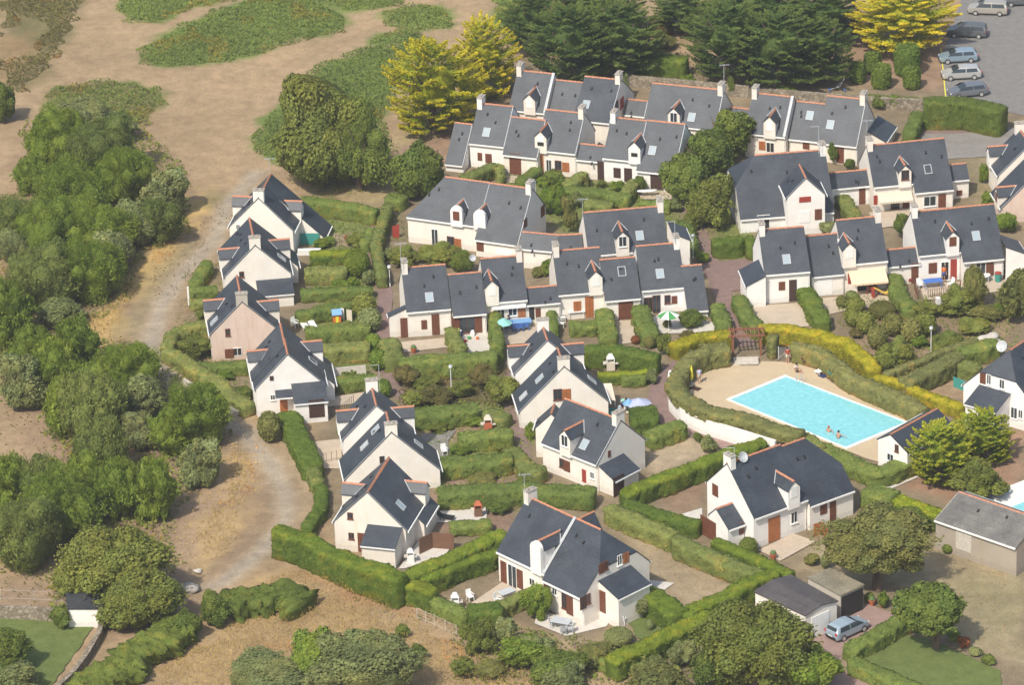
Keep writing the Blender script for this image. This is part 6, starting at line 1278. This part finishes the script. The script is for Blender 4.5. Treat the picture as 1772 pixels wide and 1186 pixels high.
kidsobj('water_butt','green bin on the terrace next to the long table wall','bin',P(1727,487,.03),[('body','teal',lambda m:m.lathe([(.28,0),(.34,.9)],(0,0,0),12)),('lid','red',lambda m:m.lathe([(.36,.9),(.36,.97),(.1,1.0)],(0,0,0),12))])
for x,y,mt,s,lb in [(805,588,'red',.35,'red toy box on the toy-strewn terrace'),(812,583,'green',.35,'green toy on the toy-strewn terrace'),(818,577,'plastic_white',.5,'white toy table on the toy-strewn terrace'),(796,578,'navy',.55,'navy covered seat by the hedge of the toy-strewn terrace'),(826,583,'orange',.3,'orange toy on the toy-strewn terrace'),(802,600,'lblue',.4,'pale blue toy at the end of the toy-strewn terrace'),(1073,707,'lblue',.45,'blue beach bag behind the middle chimney'),(1080,705,'plastic_white',.5,'white beach gear behind the middle chimney'),(1234,1040,'lblue',.55,'white and blue garden toy on the brown front lawn')]:
    z=.03;kidsobj('toy',lb,'toy',P(x,y+4,z),[('body',mt,lambda m,s=s:m.lathe([(s*.5,0),(s*.55,s*.5),(s*.35,s*.9),(s*.1,s)],(0,0,0),8)),('top','plastic_white',lambda m,s=s:m.box(-s*.3,s*.3,-s*.2,s*.2,s*1.001,s*1.15))],.5)
for x,y,lb in [(1509,1047,'leftmost terracotta pot by the black-fronted shed'),(1528,1050,'terracotta pot under the leafy potted shrub'),(1551,1062,'rightmost terracotta pot beside the driveway'),(1338,967,'small terracotta pot on the detached house terrace'),(716,610,'red flower pot in the corner of the left centre terrace')]:
    kidsobj('plant_pot',lb,'plant pot',P(x,y,.03),[('pot','terracotta',lambda m:m.lathe([(.2,0),(.3,.38),(.33,.4),(.33,.46),(.26,.46)],(0,0,0),14)),('plant','leaf',lambda m:m.lathe([(.2,.42),(.3,.55),(.2,.75),(.03,.82)],(0,0,0),8))],group='terracotta plant pots')
# boulders
for px,py,r,mt,lb in [(1710,589,1.0,'concrete','pale rounded boulder at the end of the grey-green hedges'),(325,1022,.85,'chim_cap','flat grey rock beside the track at the foot of the holm oak'),(342,990,.35,'concrete','small pale stones beside the track above the flat grey rock'),(1735,598,.5,'concrete','small pale rock right of the rounded boulder')]:
    V_,F_=ico(3,r,.35,int(px),(1.1,.9,.5));q=P(px,py,0);me=npmesh('rock',V_,np.zeros((0,4),int),M[mt],None,True,F_);tag(link('rock',me,None,(q.x,q.y,.1)),lb,'rock')
# pergola + steps
pe_=empty('pergola',P(1292,612,0),'red-brown timber pergola over the steps down to the pool','pergola',None,.0)
for x in(-1.35,1.35):
    for y in(-.5,.9):m=MB();m.box(x-.09,x+.09,y-.09,y+.09,0,2.1);m.build('post',M['timber'],pe_)
for y in(-.6,1.0):m=MB();m.box(-1.8,1.8,y-.06,y+.06,2.102,2.25);m.build('beam',M['timber'],pe_)
for i in range(9):x=-1.6+.4*i;m=MB();m.box(x-.05,x+.05,-.9,1.3,2.252,2.36);m.build('rafter',M['timber'],pe_)
m=MB()
for i in range(3):m.box(-1.2,1.2,-.6+.35*i,-.25+.35*i-.01,0,.12*(i+1))
tag(m.build('steps',M['concrete'],None),'pale concrete steps under the red-brown pergola','steps').location=P(1291,627,0)
gp=empty('pool_gate',P(1356,622,0),'metal pool gate right of the grey-green hedge block','gate')
for x in(-.5,.5):m=MB();m.box(x-.04,x+.04,-.04,.04,0,1.4);m.build('post',M['lgrey'],gp)
for i in range(8):x=-.42+.12*i;m=MB();m.box(x-.012,x+.012,-.012,.012,.1,1.3);m.build('bar',M['lgrey'],gp)
# ---------------- people ----------------
def person(label,loc,rz,J,top,bottom,hair='dark_in',sit=False):
    """one continuous skinned body; J: joint dict overrides"""
    e=empty('person',loc,label,'person',None,rz)
    j=dict(pel=(0,0,.92),sp=(0,.0,1.1),ch=(0,0,1.32),nk=(0,0,1.46),hd=(0,-.02,1.56),ht=(0,-.01,1.68),
     sl=(-.17,0,1.40),el=(-.23,-.02,1.12),wl=(-.25,-.10,.88),sr=(.17,0,1.40),er=(.23,-.02,1.12),wr=(.25,-.10,.88),
     hl=(-.09,0,.88),kl=(-.10,-.03,.49),al=(-.10,0,.09),tl=(-.10,-.15,.03),hr=(.09,0,.88),kr=(.10,-.03,.49),ar=(.10,0,.09),tr=(.10,-.15,.03));j.update(J)
    names=list(j);V_=[j[k] for k in names];ix={k:i for i,k in enumerate(names)}
    E_=[(a,b_) for a,b_ in(('pel','sp'),('sp','ch'),('ch','nk'),('nk','hd'),('hd','ht'),('ch','sl'),('sl','el'),('el','wl'),('ch','sr'),('sr','er'),('er','wr'),('pel','hl'),('hl','kl'),('kl','al'),('al','tl'),('pel','hr'),('hr','kr'),('kr','ar'),('ar','tr'))]
    E_=[(ix[a],ix[b_]) for a,b_ in E_]
    rad=dict(pel=.14,sp=.125,ch=.14,nk=.055,hd=.095,ht=.075,sl=.065,el=.043,wl=.028,sr=.065,er=.043,wr=.028,hl=.095,kl=.06,al=.038,tl=.03,hr=.095,kr=.06,ar=.038,tr=.03);R2=[rad[k] for k in names]
    for s in'lr':
        w_=Vector(j['w'+s]);el=Vector(j['e'+s]);d=(w_-el).normalized();side=d.cross(Vector((0,1,.2))).normalized()
        pi=len(V_);V_.append(tuple(w_+d*.07));R2.append(.03);E_.append((ix['w'+s],pi))
        for k,(o,ln) in enumerate(((-.033,.07),(-.011,.085),(.011,.08),(.033,.06))):
            n=len(V_);V_.append(tuple(w_+d*.10+side*o));R2.append(.010);E_.append((pi,n));V_.append(tuple(w_+d*(.10+ln)+side*o*1.15+Vector((0,-.02,0))));R2.append(.008);E_.append((n,n+1))
        n=len(V_);V_.append(tuple(w_+d*.06+side*-.055));R2.append(.011);E_.append((ix['w'+s],n));V_.append(tuple(w_+d*.10+side*-.07));R2.append(.009);E_.append((n,n+1))
    me=bpy.data.meshes.new('body');me.from_pydata(V_,E_,[]);me.materials.append(M['skin']);o=bpy.data.objects.new('body',me);col.objects.link(o);o.parent=e
    md=o.modifiers.new('Skin','SKIN');md.use_smooth_shade=True
    for i,sv in enumerate(me.skin_vertices[0].data):sv.radius=(R2[i],R2[i]*.9);sv.use_root=(i==0)
    o.modifiers.new('Sub','SUBSURF').levels=1
    o.modifiers['Sub'].render_levels=1
    jv={k:Vector(v) for k,v in j.items()}
    if top:
        m=MB();m.tube([jv['pel']-UP*.02,jv['sp'],jv['ch'],jv['nk']-UP*.03],[.155,.15,.165,.08],12)
        for s in'lr':m.tube([jv['s'+s].lerp(jv['ch'],.3),jv['s'+s],jv['s'+s].lerp(jv['e'+s],.6)],[.09,.08,.062],10)
        m.build('shirt',M[top],e,smooth=True)
    m=MB();m.tube([jv['pel']+UP*.06,jv['pel']-UP*.06],[.155,.16],12)
    for s in'lr':m.tube([jv['pel'].lerp(jv['h'+s],.6),jv['h'+s],jv['h'+s].lerp(jv['k'+s],.7)],[.10,.108,.085],10)
    m.build('shorts',M[bottom],e,smooth=True)
    h=jv['hd'].lerp(jv['ht'],.5);m=MB();V2,F2=ico(2,.115,.02,3,(1,1.05,1.1));V2=V2+np.array(h)+np.array([0,.018,.03]);me=npmesh('hair',V2,np.zeros((0,4),int),M[hair],None,True,F2);link('hair',me,e)
    fc=h+Vector((0,-.1,-.04));m=MB();m.box(fc.x-.012,fc.x+.012,fc.y-.02,fc.y+.01,fc.z-.02,fc.z+.02);m.build('nose',M['skin'],e)
    m=MB();m.box(fc.x-.045,fc.x-.02,fc.y-.004,fc.y+.01,fc.z+.025,fc.z+.037);m.box(fc.x+.02,fc.x+.045,fc.y-.004,fc.y+.01,fc.z+.025,fc.z+.037);m.build('eyes',M['dark_in'],e)
    m=MB();m.box(fc.x-.025,fc.x+.025,fc.y-.002,fc.y+.01,fc.z-.05,fc.z-.042);m.build('mouth',M['terracotta'],e)
    return e
sit=dict(pel=(0,0,.18),sp=(0,.03,.36),ch=(0,.02,.58),nk=(0,0,.72),hd=(0,-.03,.82),ht=(0,-.03,.94),sl=(-.17,0,.66),el=(-.22,.12,.42),wl=(-.20,-.02,.22),sr=(.17,0,.66),er=(.22,-.12,.45),wr=(.14,-.32,.40),hl=(-.09,-.05,.15),kl=(-.12,-.42,.42),al=(-.12,-.62,.08),tl=(-.12,-.76,.04),hr=(.09,-.05,.15),kr=(.12,-.42,.42),ar=(.12,-.62,.08),tr=(.12,-.76,.04))
person('seated person in a white shirt on a towel at the top corner of the pool',P(1378,644,.05),.9,sit,'plastic_white','dark_brown')
person('person in a pale top standing beside the folded yellow parasol',P(1210,664,.04),.4,{},'lav','beige')
person('person in red standing by the metal pool gate',P(1363,629,.04),.2,dict(wl=(-.1,-.25,1.1)),'red','beige')
person('person with dark trunks standing in the pool near the bottom hedge',P(1451,774,-.85),2.6,dict(el=(-.4,-.05,1.25),wl=(-.62,-.15,1.2)),None,'navy')
person('red-haired bather in the pool left of the one in dark trunks',P(1434,766,-1.0),-.5,dict(er=(.4,-.05,1.3),wr=(.55,-.2,1.25)),None,'red','terracotta')
person('person bending over between the beach gear behind the middle chimney',P(1076,712,.03),1.2,dict(ch=(0,-.22,1.22),nk=(0,-.36,1.28),hd=(0,-.45,1.32),ht=(0,-.52,1.40),sl=(-.17,-.25,1.25),sr=(.17,-.25,1.25),el=(-.2,-.4,1.0),er=(.2,-.4,1.0),wl=(-.18,-.5,.78),wr=(.18,-.5,.78)),'aqua','navy')
person('person in an orange top inside the open french window above the blue-covered table',P(1633,486,.03),.1,{},'orange','blue')
person('person seated at the left end of the blue picnic table',P(880,561,.3),1.4,sit,'navy','dark_in')
# ---------------- haze ----------------
hm=bpy.data.materials.new('haze');hm.use_nodes=True;hn=hm.node_tree;hn.nodes.remove(hn.nodes['Principled BSDF']);pv=hn.nodes.new('ShaderNodeVolumePrincipled')
pv.inputs['Color'].default_value=(.90,.93,1,1);pv.inputs['Density'].default_value=HAZE;pv.inputs['Anisotropy'].default_value=.2;hn.links.new(pv.outputs[0],hn.nodes['Material Output'].inputs['Volume'])
m=MB();m.box(-3100,3100,-3100,3100,-1.2,230);o=m.build('haze',hm);o['kind']='stuff'
